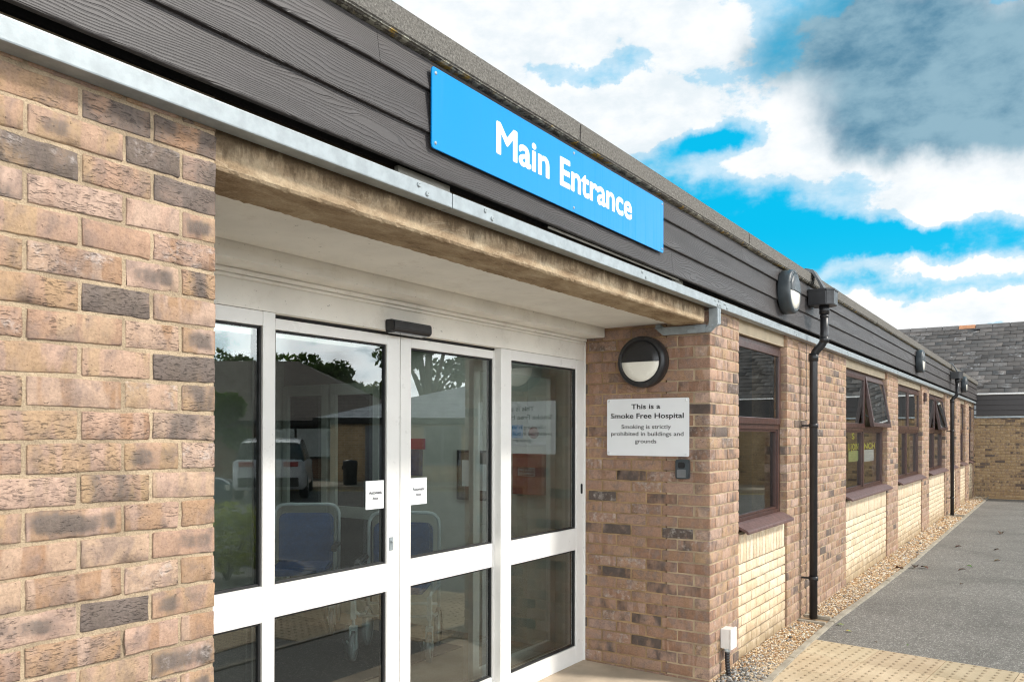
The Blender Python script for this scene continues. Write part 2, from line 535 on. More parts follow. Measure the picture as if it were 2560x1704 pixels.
def glass(name, tint, k):
    m, n = newmat(name)
    fr = n.n('ShaderNodeFresnel', {0: 1.5}).outputs[0]
    f = n.math('MULTIPLY', fr, k, clamp=True)
    a = n.n('ShaderNodeBsdfTransparent', {0: (*tint, 1)})
    g = n.n('ShaderNodeBsdfGlossy', {'Color': (0.96, 1.0, 0.99, 1), 'Roughness': 0.0})
    mx = n.n('ShaderNodeMixShader', {0: f, 1: a.outputs[0], 2: g.outputs[0]})
    n.t.links.new(mx.outputs[0], n.n('ShaderNodeOutputMaterial').inputs[0])
    return m


M_SIGNB = sign_blue()
M_GLASS = glass('window_glass', (0.90, 0.94, 0.92), 2.4)

M_WGLASS = glass('room_window_glass', (0.86, 0.90, 0.88), 1.35)


def wood_board():
    m, n = newmat('embossed_cladding_board')
    bc = n.n('ShaderNodeAttribute', attribute_name='bc').outputs['Vector']
    warp = n.noise(n.scale(bc, (1.1, 5.5, 1)), 1.0, 2, 0.45, 0.25)
    w2 = n.noise(n.scale(bc, (6, 14, 1)), 1.0, 2, 0.5)
    spx = n.n('ShaderNodeSeparateXYZ', {0: bc})
    v = n.math('ADD', n.math('MULTIPLY', spx.outputs[1], 105.0), n.math('ADD', n.math('MULTIPLY', warp, 21.0), n.math('MULTIPLY', w2, 2.0)))
    sn = n.math('SINE', n.math('MULTIPLY', v, 6.2832))
    ridge = n.mapr(sn, -1.0, 1.0)
    groove = n.mapr(sn, 0.35, 1.0)
    broad = n.noise(n.scale(bc, (0.9, 8, 1)), 1.0, 3)
    grain = n.noise(n.scale(bc, (30, 400, 1)), 1.0, 3, 0.6)
    h = n.math('SUBTRACT', n.math('ADD', n.math('MULTIPLY', broad, 0.8), n.math('MULTIPLY', grain, 0.12)), n.math('MULTIPLY', groove, 0.5))
    col = n.mix(n.mapr(broad, 0.3, 0.7), (0.046, 0.040, 0.039), (0.060, 0.053, 0.052))
    col = n.mix(n.math('MULTIPLY', groove, 0.35), col, (0.036, 0.032, 0.033))
    wth = n.mapr(n.noise(n.scale(bc, (2, 6, 1)), 3.0, 6, 0.7), 0.58, 0.75)
    col = n.mix(n.math('MULTIPLY', wth, 0.35), col, (0.13, 0.125, 0.13))
    finish(n, col, 0.5, h, 0.8, 0.006, spec=0.45)
    return m


def felt_coping():
    m, n = newmat('mineral_felt_edge')
    oc = n.n('ShaderNodeTexCoord').outputs['Object']
    f = n.noise(oc, 105, 4, 0.8)
    f2 = n.noise(oc, 5, 5)
    col = n.ramp(f, [(0.30, (0.06, 0.056, 0.05)), (0.5, (0.16, 0.15, 0.135)), (0.66, (0.27, 0.255, 0.23)), (0.78, (0.55, 0.52, 0.47))])
    col = n.mix(n.mapr(f2, 0.35, 0.75, 0, 0.35), col, (0.18, 0.165, 0.145))
    sx = n.n('ShaderNodeSeparateXYZ', {0: oc})
    low = n.mapr(sx.outputs[2], 3.056, 3.074, 1.0, 0.0)
    lich = n.math('MULTIPLY', n.mapr(n.math('ADD', n.noise(oc, 30, 5, 0.7), n.math('MULTIPLY', low, 0.17)), 0.64, 0.71), n.mapr(low, 0, 0.6))
    yel = n.mapr(n.noise(oc, 9, 2), 0.52, 0.6)
    col = n.mix(n.math('MULTIPLY', lich, 0.85), col, n.mix(yel, (0.50, 0.49, 0.41), (0.52, 0.33, 0.06)))
    finish(n, col, 0.95, f, 0.9, 0.006, spec=0.2)
    return m


def lintel_mat():
    m, n = newmat('weathered_concrete_lintel')
    oc = n.n('ShaderNodeTexCoord').outputs['Object']
    a = n.noise(n.scale(oc, (1.5, 3, 3)), 3.0, 6, 0.65, 0.3)
    sw = n.math('ABSOLUTE', n.math('SUBTRACT', n.noise(n.scale(oc, (3.5, 14, 9)), 1.0, 3, 0.5, 2.0), 0.5))
    col = n.ramp(a, [(0.30, (0.20, 0.135, 0.08)), (0.46, (0.35, 0.255, 0.16)), (0.60, (0.46, 0.355, 0.235)), (0.72, (0.58, 0.48, 0.34))])
    col = n.mix(n.mapr(sw, 0.0, 0.03, 0.6, 0.0), col, (0.48, 0.38, 0.26))
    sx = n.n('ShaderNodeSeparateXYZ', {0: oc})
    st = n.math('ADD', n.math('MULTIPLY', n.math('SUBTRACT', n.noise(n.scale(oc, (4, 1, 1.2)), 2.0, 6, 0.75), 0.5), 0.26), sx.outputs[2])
    top_dark = n.mapr(st, 2.50, 2.56)
    col = n.mix(n.math('MULTIPLY', top_dark, 0.85), col, (0.085, 0.055, 0.03))  # darker brown blended in towards the top, with a ragged edge
    g = n.noise(oc, 120, 4, 0.7)
    col = n.mix(1.0, col, n.ramp(g, [(0.3, 0.8), (0.7, 1.15)]), 'MULTIPLY')
    finish(n, col, 0.92, n.math('ADD', g, n.math('MULTIPLY', a, 2.0)), 0.6, 0.006, spec=0.2)
    return m


def tarmac():
    m, n = newmat('tarmac')
    oc = n.n('ShaderNodeTexCoord').outputs['Object']
    vo = n.n('ShaderNodeTexVoronoi', {'Vector': oc, 'Scale': 150.0}, feature='F1')
    g = n.n('ShaderNodeSeparateColor', {0: vo.outputs['Color']})
    big = n.noise(oc, 0.7, 5, 0.6)
    col = n.ramp(g.outputs[0], [(0.0, (0.165, 0.154, 0.14)), (0.6, (0.205, 0.192, 0.173)), (0.88, (0.25, 0.234, 0.211)), (0.96, (0.50, 0.475, 0.435))])
    col = n.mix(1.0, col, n.ramp(n.noise(oc, 0.9, 7, 0.65, 0.6), [(0.32, 0.80), (0.5, 1.0), (0.7, 1.14)]), 'MULTIPLY')
    col = n.mix(1.0, col, n.ramp(n.noise(oc, 25, 4), [(0.3, 0.84), (0.7, 1.12)]), 'MULTIPLY')
    h = n.mapr(vo.outputs['Distance'], 0.0, 0.7, 1.0, 0.0)
    finish(n, col, 0.93, h, 0.7, 0.004, spec=0.25)
    return m


def tactile():
    m, n = newmat('buff_tactile_slab')
    oc = n.n('ShaderNodeTexCoord').outputs['Object']
    a = n.noise(oc, 2.0, 5, 0.65)
    tl = n.n('ShaderNodeAttribute', attribute_name='bt').outputs['Color']
    col = n.mix(n.mapr(a, 0.3, 0.7), (0.50, 0.395, 0.265), (0.62, 0.505, 0.355))
    col = n.mix(1.0, col, tl, 'MULTIPLY')
    g = n.noise(oc, 180, 4, 0.7)
    col = n.mix(1.0, col, n.ramp(g, [(0.3, 0.85), (0.7, 1.12)]), 'MULTIPLY')
    finish(n, col, 0.88, g, 0.4, 0.003, spec=0.25)
    return m


def attr_mat(name, rough=0.7, bump=0.3, bscale=60, spec=0.3):
    m, n = newmat(name)
    bt = n.n('ShaderNodeAttribute', attribute_name='bt').outputs['Color']
    oc = n.n('ShaderNodeTexCoord').outputs['Object']
    g = n.noise(oc, bscale, 4, 0.65)
    col = n.mix(1.0, bt, n.ramp(g, [(0.3, 0.78), (0.7, 1.18)]), 'MULTIPLY')
    finish(n, col, rough, g, bump, 0.004, spec=spec)
    return m


def slate_mat():
    m, n = newmat('weathered_roof_slate')
    at = n.n('ShaderNodeAttribute', attribute_name='bc').outputs['Vector']
    bt = n.n('ShaderNodeAttribute', attribute_name='bt').outputs['Color']
    sc = n.n('ShaderNodeSeparateColor', {0: bt})
    col = n.ramp(sc.outputs[0], [(0, (0.072, 0.064, 0.06)), (0.5, (0.10, 0.09, 0.084)), (1, (0.125, 0.112, 0.105))])
    pl = n.mapr(n.math('ADD', n.math('MULTIPLY', n.math('SUBTRACT', n.noise(at, 9, 6, 0.7), 0.5), 1.6), sc.outputs[2]), 0.55, 0.85)
    col = n.mix(n.math('MULTIPLY', pl, 0.75), col, (0.34, 0.34, 0.345))
    g = n.noise(at, 40, 5, 0.7)
    col = n.mix(1.0, col, n.ramp(g, [(0.3, 0.75), (0.7, 1.2)]), 'MULTIPLY')
    finish(n, col, 0.8, g, 0.4, 0.006, spec=0.3)
    return m


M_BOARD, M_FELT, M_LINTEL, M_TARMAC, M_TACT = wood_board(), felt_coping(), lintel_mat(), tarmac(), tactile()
M_PEBBLE = attr_mat('river_gravel', 0.75, 0.3, 150)
M_LEAF = attr_mat('leaf', 0.7, 0.2, 40)
M_SLATE = slate_mat()


def foliage_mat():
    m, n = newmat('tree_foliage')
    bt = n.n('ShaderNodeAttribute', attribute_name='bt').outputs['Color']
    d = n.n('ShaderNodeBsdfDiffuse', {0: bt})
    t = n.n('ShaderNodeBsdfTranslucent', {0: n.mix(1.0, bt, (1.6, 1.7, 0.9), 'MULTIPLY')})
    mx = n.n('ShaderNodeMixShader', {0: 0.5, 1: d.outputs[0], 2: t.outputs[0]})
    n.t.links.new(mx.outputs[0], n.n('ShaderNodeOutputMaterial').inputs[0])
    return m


M_FOLIAGE = foliage_mat()
M_SLAB = simple('stained_concrete_slab', (0.50, 0.41, 0.31), 0.88, 0.16, 3.5, 0.4, speck=0.3)
M_MAT = simple('dark_coir_mat', (0.022, 0.022, 0.024), 0.95, 0.45, 120, 0.6)
M_FLOOR = simple('beige_lobby_floor', (0.32, 0.25, 0.19), 0.6, 0.12, 4)
M_BARK = simple('bark', (0.10, 0.075, 0.05), 0.95, 0.3, 12, 0.6)
M_LINING = simple('beige_lintel_board', (0.56, 0.455, 0.32), 0.75, 0.08, 6, 0.2, speck=0.3)

# ------------------------------------------------------------------ brick builder (numpy)
TPL = {}


def template(nx, ny, nz):
    key = (nx, ny, nz)
    if key in TPL: return TPL[key]
    idx, vs, quads = {}, [], []

    def vid(i, j, k):
        if (i, j, k) not in idx:
            idx[(i, j, k)] = len(vs)
            vs.append((i, j, k))
        return idx[(i, j, k)]
    for i in range(nx):
        for j in range(ny):
            quads.append((vid(i, j, 0), vid(i, j + 1, 0), vid(i + 1, j + 1, 0), vid(i + 1, j, 0)))
            quads.append((vid(i, j, nz), vid(i + 1, j, nz), vid(i + 1, j + 1, nz), vid(i, j + 1, nz)))
    for i in range(nx):
        for k in range(nz):
            quads.append((vid(i, 0, k), vid(i + 1, 0, k), vid(i + 1, 0, k + 1), vid(i, 0, k + 1)))
    for j in range(ny):
        for k in range(nz):
            quads.append((vid(0, j, k), vid(0, j, k + 1), vid(0, j + 1, k + 1), vid(0, j + 1, k)))
            quads.append((vid(nx, j, k), vid(nx, j + 1, k), vid(nx, j + 1, k + 1), vid(nx, j, k + 1)))
    TPL[key] = (np.array(vs), np.array(quads))
    return TPL[key]


class Bricks:
    def __init__(self, O, U, D, V=(0, 0, 1), res=(4, 2, 3), bev=0.004, jit=0.0008):
        self.O, self.U, self.D, self.V = (np.array(a, float) for a in (O, U, D, V))
        self.res, self.bev, self.jit = res, bev, jit
        self.vs, self.fs, self.bc, self.bt, self.n = [], [], [], [], 0
        self.bn = []

    def add(self, u, w, L, D, H, tone=None, dark=None, pale=None, out=0.0, rot=None):
        nx, ny, nz = self.res
        T, Q = template(nx, ny, nz)
        b = self.bev

        def ax(n, S_):
            if n == 1: return np.array([0, S_])
            if n == 2: return np.array([0, b, S_])
            return np.concatenate([[0], np.linspace(b, S_ - b, n - 1), [S_]])
        p = np.stack([ax(nx, L)[T[:, 0]], ax(ny, D)[T[:, 1]], ax(nz, H)[T[:, 2]]], 1)
        dims = np.array([L, D, H])
        q = np.clip(p, b, dims - b)
        off = p - q
        nn = np.linalg.norm(off, axis=1, keepdims=True)
        p = np.where(nn > 1e-9, q + off / np.maximum(nn, 1e-9) * b, p)
        lc = np.stack([p[:, 0], p[:, 2], p[:, 1]], 1)
        p = p + rng.normal(0, self.jit, p.shape) * (1, .4, 1)
        sk = rng.normal(0, 0.0012, 3) if self.jit else np.zeros(3)
        sk[1] *= .35
        p[:, 2] += sk[0] * (p[:, 0] / L - .5) * 2
        p[:, 1] += sk[1] - out
        g = self.O + np.outer(p[:, 0] + u, self.U) + np.outer(p[:, 1], self.D) + np.outer(p[:, 2] + w, self.V)
        self.vs.append(g)
        self.fs.append(Q + self.n)
        self.n += len(g)
        seed = rng.random(3) * 40
        self.bn.append(np.stack([np.minimum(lc[:, 0], L - lc[:, 0]), np.minimum(lc[:, 1], H - lc[:, 1]), np.full(len(lc), rng.random())], 1))
        self.bc.append(lc + seed)
        t = rng.random() if tone is None else tone
        if dark is None:
            dark = rng.choice([0.0, 0.2, 0.45, 0.75], p=[.50, .22, .16, .12])
        if pale is None:
            pale = rng.choice([0.0, 0.2, 0.45], p=[.65, .22, .13])
        self.bt.append(np.tile([t, dark, pale, 1.0], (len(g), 1)))

    def wall(self, u0, u1, w0, w1, parity=0, D=0.1, start=None, end=None, zg=2.4799, dark_p=None, pale_p=None, skip=None, bond=None):
        """courses on the common 75 mm grid hung from zg; corner bricks alternate"""
        k0, k1 = math.ceil((zg - w1) / .075 - 1e-6), math.floor((zg - w0) / .075)
        for k in range(k0, k1 + 1):
            z = zg - .075 * (k + 1) + .005
            if bond:
                cuts = bond(k)
            else:
                head = (k + parity) % 2 == 0
                cuts = [u0]
                x = u0 + (.1125 if head else .225)
                while x < u1 - .06:
                    cuts.append(x)
                    x += .225
                cuts.append(u1)
                if len(cuts) > 2 and cuts[-1] - cuts[-2] < .09:
                    cuts.pop(-2)
            for a, b_ in zip(cuts, cuts[1:]):
                a2 = a + (.005 if a > cuts[0] else 0)
                b2 = b_ - (.005 if b_ < cuts[-1] else 0)
                if skip and skip(a2, b2, z): continue
                dk_ = None if dark_p is None else rng.choice([0.0, 0.2, 0.45, 0.75], p=dark_p)
                pl_ = None if pale_p is None else rng.choice([0.0, 0.2, 0.45], p=pale_p)
                self.add(a2, z, b2 - a2, D, .065, dark=dk_, pale=pl_, out=rng.normal(0, .0006))

    def build(self, name, mat, parent=None, core=None, core_mat=None, smooth=True):
        V = np.concatenate(self.vs)
        Fq = np.concatenate(self.fs)
        bc, bt = np.concatenate(self.bc), np.concatenate(self.bt)
        bn = np.concatenate(self.bn)
        mi = np.zeros(len(Fq), int)
        if core:
            cv, cf = [], []
            for lo, hi in core:
                o = len(cv)
                x0, y0, z0 = lo
                x1, y1, z1 = hi
                cv += [(x0, y0, z0), (x1, y0, z0), (x1, y1, z0), (x0, y1, z0), (x0, y0, z1), (x1, y0, z1), (x1, y1, z1), (x0, y1, z1)]
                cf += [[o + i for i in q] for q in ((3, 2, 1, 0), (4, 5, 6, 7), (0, 1, 5, 4), (1, 2, 6, 5), (2, 3, 7, 6), (3, 0, 4, 7))]
            Fq = np.concatenate([Fq, np.array(cf) + len(V)])
            mi = np.concatenate([mi, np.ones(len(cf), int)])
            V = np.concatenate([V, np.array(cv, float)])
            bc = np.concatenate([bc, np.zeros((len(cv), 3))])
            bn = np.concatenate([bn, np.zeros((len(cv), 3))])
            bt = np.concatenate([bt, np.ones((len(cv), 4))])
        me = quad_mesh(name, V, Fq, bc, bt, smooth, bn)
        o = link(name, me, mat, parent)
        if core:
            me.materials.append(core_mat)
            me.polygons.foreach_set('material_index', mi.astype(np.int32))
            sm = (mi == 0) if smooth else np.zeros(len(mi), bool)
            me.polygons.foreach_set('use_smooth', sm)
        return o


def quad_mesh(name, V, Fq, bc=None, bt=None, smooth=False, bn=None):
    me = bpy.data.meshes.new(name)
    k = Fq.shape[1]
    me.vertices.add(len(V))
    me.vertices.foreach_set('co', V.astype(np.float32).ravel())
    me.loops.add(Fq.size)
    me.loops.foreach_set('vertex_index', Fq.astype(np.int32).ravel())
    me.polygons.add(len(Fq))
    me.polygons.foreach_set('loop_start', (np.arange(len(Fq)) * k).astype(np.int32))
    me.polygons.foreach_set('loop_total', np.full(len(Fq), k, np.int32))
    me.polygons.foreach_set('use_smooth', np.full(len(Fq), smooth))
    if bc is not None:
        a = me.attributes.new('bc', 'FLOAT_VECTOR', 'POINT')
        a.data.foreach_set('vector', bc.astype(np.float32).ravel())
    if bt is not None:
        a = me.attributes.new('bt', 'FLOAT_COLOR', 'POINT')
        a.data.foreach_set('color', bt.astype(np.float32).ravel())
    if bn is not None:
        a = me.attributes.new('bn', 'FLOAT_VECTOR', 'POINT')
        a.data.foreach_set('vector', bn.astype(np.float32).ravel())
    me.update(calc_edges=True)
    me.validate()
    return me


GZ = 0.13          # tarmac level
X1, X2, X3, X4 = 1.367, 5.096, 5.668, 6.899
PIERS = [(6.899, 9.146), (11.636, 12.493), (14.883, 15.736), (18.114, 18.97), (20.04, 21.07), (22.29, 23.17), (24.29, 24.62)]
BAYS = [(5.668, 6.899, 1), (9.146, 11.636, 2), (12.493, 14.883, 2), (15.736, 18.114, 2), (18.97, 20.04, 1), (21.07, 22.29, 1), (23.17, 24.29, 1)]
XF = 24.6

# ------------------------------------------------------------------ setting: ground
gm = MB()
gm.quad((-120, -220, GZ), (260, -220, GZ), (260, 160, GZ), (-120, 160, GZ))
tag(gm.build('ground', M_TARMAC), kind='structure')

# entrance slab, falling gently outwards
pv = MB()
pv.prism([(X1 + .01, GZ - .05), (X2 + .0, GZ - .05), (X2 + .0, 0), (X1 + .01, 0)], 'y', 0, 0.01) if False else None
b = pv.b
a_ = [b.verts.new(p) for p in ((-1.5, -.06, GZ + .004), (X2 - .002, -.06, GZ + .004), (X2 - .002, .02, GZ + .005), (X2 - .002, .98, .147), (X1, .98, .147), (X1, .02, GZ + .005), (-1.5, .02, GZ + .004))]
b.faces.new((a_[0], a_[1], a_[2], a_[5], a_[6]))
b.faces.new((a_[5], a_[2], a_[3], a_[4]))
tag(pv.build('entrance_paving', M_SLAB), kind='structure')


# tactile paving: one tile = slab with six rows of six real blisters
def tile_paving():
    ca, sa = math.cos(R(-5.7)), math.sin(R(-5.7))
    O = np.array([6.665, -.315])
    ux = np.array([ca, sa]) * -1          # rows run back toward the camera
    uy = np.array([sa, -ca])              # along the edge, away from the wall
    uy = np.array([-.104, -.9946])
    ux = np.array([-.9946, .104])
    V, Fc, bt = [], [], []
    n = 0
    T = .450
    for r_ in range(9):
        for q in range(-1, 6):
            o = O + ux * r_ * T + uy * q * T * 1.0
            if q == -1:
                # cut strip toward the kerb
                w0 = T - .045 - .0
                if r_ > 2: continue
                w0 = T - max(.02, .035 + .03 * r_)
            else:
                w0 = 0
            if o[0] < 5.3 and o[1] > -1.02: continue
            g = .003
            sh = 0.90 + .2 * rng.random()
            warm = 1 - .05 * rng.random()
            colr = [sh, sh * warm, sh * warm * .98, 1]
            c4 = [(g, w0 + g), (T - g, w0 + g), (T - g, T - g), (g, T - g)]
            for zz in (GZ - .01, GZ + .008):
                for (x, y) in c4:
                    P = o + ux * x + uy * y
                    V.append((P[0], P[1], zz)); bt.append(colr)
            Fc += [(n + 4, n + 5, n + 6, n + 7), (n, n + 1, n + 5, n + 4), (n + 1, n + 2, n + 6, n + 5), (n + 2, n + 3, n + 7, n + 6), (n + 3, n, n + 4, n + 7)]
            n += 8
            for i in range(6):
                for j in range(6):
                    x, y = (i + .5) * T / 6, (j + .5) * T / 6
                    if y < w0 + .02: continue
                    k = 8
                    wear = [cc * .74 for cc in colr[:3]] + [1]
                    for (rr, zz) in ((.0135, GZ + .0078), (.0115, GZ + .0118), (.007, GZ + .0132)):
                        for t in range(k):
                            P = o + ux * (x + rr * math.cos(t * 2 * math.pi / k)) + uy * (y + rr * math.sin(t * 2 * math.pi / k))
                            V.append((P[0], P[1], zz)); bt.append(wear)
                    for ring in range(2):
                        for t in range(k):
                            a, b2 = n + ring * k + t, n + ring * k + (t + 1) % k
                            Fc.append((a, b2, b2 + k, a + k))
                    Fc += [(n + 16, n + 17, n + 18, n + 19), (n + 16, n + 19, n + 20, n + 23), (n + 20, n + 21, n + 22, n + 23)]
                    n += 24
    me = quad_mesh('tactile_paving', np.array(V), np.array(Fc), None, np.array(bt))
    bm = bmesh.new(); bm.from_mesh(me); bmesh.ops.recalc_face_normals(bm, faces=bm.faces)
    bm.to_mesh(me); bm.free()
    tag(link('tactile_paving', me, M_TACT), kind='structure')


tile_paving()

# concrete path edging that bounds the gravel
KERB = [(X2 + .01, -.33), (5.29, -.325), (6.0, -.30), (6.6, -.285), (7.35, -.275), (9.0, -.315), (11.3, -.355), (16, -.36), (24.55, -.36)]
kb = MB()
for i in range(7):
    kb.box((-1.3 + i * .915, -1.03, GZ - .1), (-.389 + i * .915, -.98, GZ + .012), .005)
for (xa, ya), (xb, yb) in zip(KERB, KERB[1:]):
    nseg = max(1, round((xb - xa) / .9))
    for i in range(nseg):
        t0, t1 = i / nseg, (i + 1) / nseg
        p0 = (xa + (xb - xa) * t0 + .003, ya + (yb - ya) * t0)
        p1 = (xa + (xb - xa) * t1 - .003, ya + (yb - ya) * t1)
        z = GZ + .018 + random.uniform(-.004, .004)
        kb.prism([(p0[0], p0[1]), (p1[0], p1[1]), (p1[0], p1[1] + .05), (p0[0], p0[1] + .05)], 'z', GZ - .1, z, .005)
tag(kb.build('kerb_edging', M_CONC), kind='structure')


def kerb_y(x):
    return float(np.interp(x, [k[0] for k in KERB], [k[1] for k in KERB])) + .05


# gravel: a bed plus a scatter of pebbles, one stuff object
def gravel():
    bm = bmesh.new()
    bmesh.ops.create_icosphere(bm, subdivisions=1, radius=1)
    base = np.array([v.co[:] for v in bm.verts]); tri = np.array([[v.index for v in f.verts] for f in bm.faces])
    bm.free()
    pal = np.array([(.62, .43, .24), (.70, .53, .33), (.52, .32, .16), (.76, .65, .49), (.44, .26, .13), (.80, .74, .64), (.58, .46, .34), (.36, .28, .21)])
    V, T_, bt, n = [], [], [], 0

    def put(x, y, z, r, col):
        nonlocal n
        q = base * (r * np.array([rng.uniform(.8, 1.35), rng.uniform(.7, 1.05), rng.uniform(.5, .8)]))
        q = q * rng.uniform(.82, 1.15, (len(base), 1))
        a = rng.uniform(0, 6.28); ca, sa = math.cos(a), math.sin(a)
        q = np.stack([q[:, 0] * ca - q[:, 1] * sa, q[:, 0] * sa + q[:, 1] * ca, q[:, 2]], 1)
        V.append(q + (x, y, z)); T_.append(tri + n); n += len(base)
        bt.append(np.tile([*col, 1], (len(base), 1)))
    N = 0
    for x0, x1, dens, r0 in ((X2 + .01, 6.4, 7600, .0072), (6.4, 9.2, 5200, .0082), (9.2, 14, 2500, .0115), (14, 24.5, 1000, .017)):
        cnt = int((x1 - x0) * .3 * dens)
        for _ in range(cnt):
            x = rng.uniform(x0, x1)
            y = rng.uniform(kerb_y(x) + .004, .03)
            if 7.2 < x < 7.44: continue
            if x < X2 and y > -.03: continue
            r = r0 * rng.uniform(.6, 1.35)
            cc = pal[rng.integers(len(pal))] * rng.uniform(.8, 1.15)
            pg = 0.6 if x < 5.5 else (0.22 if x < 5.8 else .03)
            if rng.random() < pg and y < -.02:
                cc = np.array((.215, .205, .19)) * rng.uniform(.35, 2.0)
                r *= rng.uniform(1.1, 1.75)
            slope = .012 * (y + .3) / .3
            put(x, y, GZ + .002 + slope + rng.uniform(-.004, .006), r, np.minimum(cc, .8))
    V, T_, bt = np.concatenate(V), np.concatenate(T_), np.concatenate(bt)
    # bed sheet
    xs = np.linspace(X2 + .01, 24.5, 60)
    bv = []
    for x in xs:
        bv += [(x, kerb_y(x), GZ + .001), (x, .03, GZ + .012)]
    bv = np.array(bv)
    bt2 = np.tile([.36, .25, .15, 1], (len(bv), 1))
    tr = []
    for i in range(len(xs) - 1):
        a = len(V) + 2 * i
        tr += [(a, a + 2, a + 3), (a, a + 3, a + 1)]
    me = quad_mesh('gravel', np.concatenate([V, bv]), np.concatenate([T_, np.array(tr)]), None, np.concatenate([bt, bt2]), True)
    tag(link('gravel', me, M_PEBBLE), 'loose golden brown pebbles filling the strip along the wall base', 'gravel', kind='stuff')
    # the same pebbles along the foot of the far wall
    return


gravel()

# concrete gully round the foot of the first downpipe, and one at the second
def gully(x, label):
    g = MB()
    y1 = kerb_y(x) - .004
    g.box((x - .125, y1, GZ - .05), (x - .085, -.004, GZ + .028), .006)
    g.box((x + .085, y1, GZ - .05), (x + .125, -.004, GZ + .034), .006)
    g.box((x - .085, y1, GZ - .06), (x + .085, -.004, GZ - .012), .0)
    tag(g.build('gully', M_CONC), label, 'drain gully', 'drain gullies under the downpipes')


gully(7.335, 'concrete drain gully under the nearest black downpipe')
gully(18.33, 'concrete drain gully under the far black downpipe')

# ------------------------------------------------------------------ the hospital building
B = empty('hospital_building', (3, 0, GZ), 0, 'single storey brown brick building with dark cladding, white doors and brown windows', 'building')
BI = Matrix.Translation((-3, 0, -GZ))


def part(o, parent=None):
    """parent while keeping world coordinates in the mesh"""
    o.parent = parent or B
    if parent is None:
        o.matrix_parent_inverse = BI
    return o


# left brick wall with the photograph's bat pattern at its right corner
def bond_left(k):
    if k % 2:
        r_ = [X1, 1.182, 1.002]
        x = .776
    else:
        r_ = [X1, 1.263, 1.109, .881]
        x = .656
    while x > -1.6:
        r_.append(x)
        x -= .225
    return sorted(r_)


lw = Bricks((0, 0, 0), (1, 0, 0), (0, 1, 0), res=(9, 3, 4), bev=.0032, jit=.0011)
lw.wall(0, 0, .05, 2.66, bond=bond_left, dark_p=[.32, .22, .33, .13], pale_p=[.6, .25, .15])
part(lw.build('brick_pier', M_BRICK, None, [((-1.62, .0032, 0), (X1 - .003, .30, 2.655))], M_MORT))

# door-side pillar: front and its return into the porch
pl = Bricks((0, 0, 0), (1, 0, 0), (0, 1, 0), res=(6, 3, 3), bev=.004, jit=.001)
pl.wall(X2, X3, .02, 2.66, parity=1, skip=lambda a, b_, z: False, pale_p=[.40, .32, .28])
ps = Bricks((X2, 0, 0), (0, -1, 0), (1, 0, 0), res=(6, 3, 3), bev=.004, jit=.001)


def bond_side(k):
    full = k % 2 == 1
    r_ = [0.0] if full else [-.1125]
    x = -.225 if full else -.3375
    while x > -1.02:
        r_.append(x)
        x -= .225
    r_.append(-1.05)
    if len(r_) > 2 and r_[-2] - r_[-1] < .07: r_.pop(-2)
    return sorted(r_)


for k in range(-2, 33):
    z = 2.4799 - .075 * (k + 1) + .005
    cuts = bond_side(k)
    for a, b_ in zip(cuts, cuts[1:]):
        ps.add(a + (.005 if a > cuts[0] else 0), z, b_ - a - (.005 if a > cuts[0] else 0) - (.005 if b_ < 0 else 0) + (0 if b_ < 0 else 0),
               .1025, .065, dark=rng.choice([0.0, 0.2, 0.45, 0.75], p=[.45, .22, .18, .15]), pale=rng.choice([0, .25, .5], p=[.5, .28, .22]), out=rng.normal(0, .0006))
# in the courses where the side return owns the corner, the front course starts one header in
pl2 = Bricks((0, 0, 0), (1, 0, 0), (0, 1, 0), res=(6, 3, 3), bev=.004, jit=.001)
for k in range(-2, 33):
    z = 2.4799 - .075 * (k + 1) + .005
    u0 = X2 + (.1075 if k % 2 == 1 else 0)
    cuts = [u0] + ([X2 + .3375, X3] if k % 2 == 1 else [X2 + .225, X2 + .45, X3])
    for a, b_ in zip(cuts, cuts[1:]):
        a2 = a + .005 if a > X2 else a
        b2 = b_ - .005 if b_ < X3 else b_
        pl2.add(a2, z, b2 - a2, .1025, .065, pale=rng.choice([0, .22, .45], p=[.4, .32, .28]), out=rng.normal(0, .0006))
part(pl2.build('brick_pier', M_BRICK, None, [((X2 + .004, .004, 0), (X3 - .004, .30, 2.655))], M_MORT))
part(ps.build('brick_return', M_BRICK2, None, [((X2 + .004, .31, 0), (X2 + .15, 1.05, 2.66))], M_MORT2))  # return in the shade-toned brick, with darker mortar to match

for (a, b_) in PIERS:
    near = a < 10
    br = Bricks((0, 0, 0), (1, 0, 0), (0, 1, 0), res=(4, 3, 3) if near else (3, 3, 3), bev=.004, jit=.001 if near else .0006)
    br.wall(a, b_, .02, 2.66, parity=1, D=.1025, dark_p=[.52, .2, .18, .10])
    part(br.build('brick_pier', M_BRICK, None, [((a + .004, .004, 0), (b_ - .004, .30, 2.655))], M_MORT))
# movement joint in the wide pier
part(box('movement_joint', (7.50, -.001, .12), (7.515, .02, 2.56), M_GASKET))

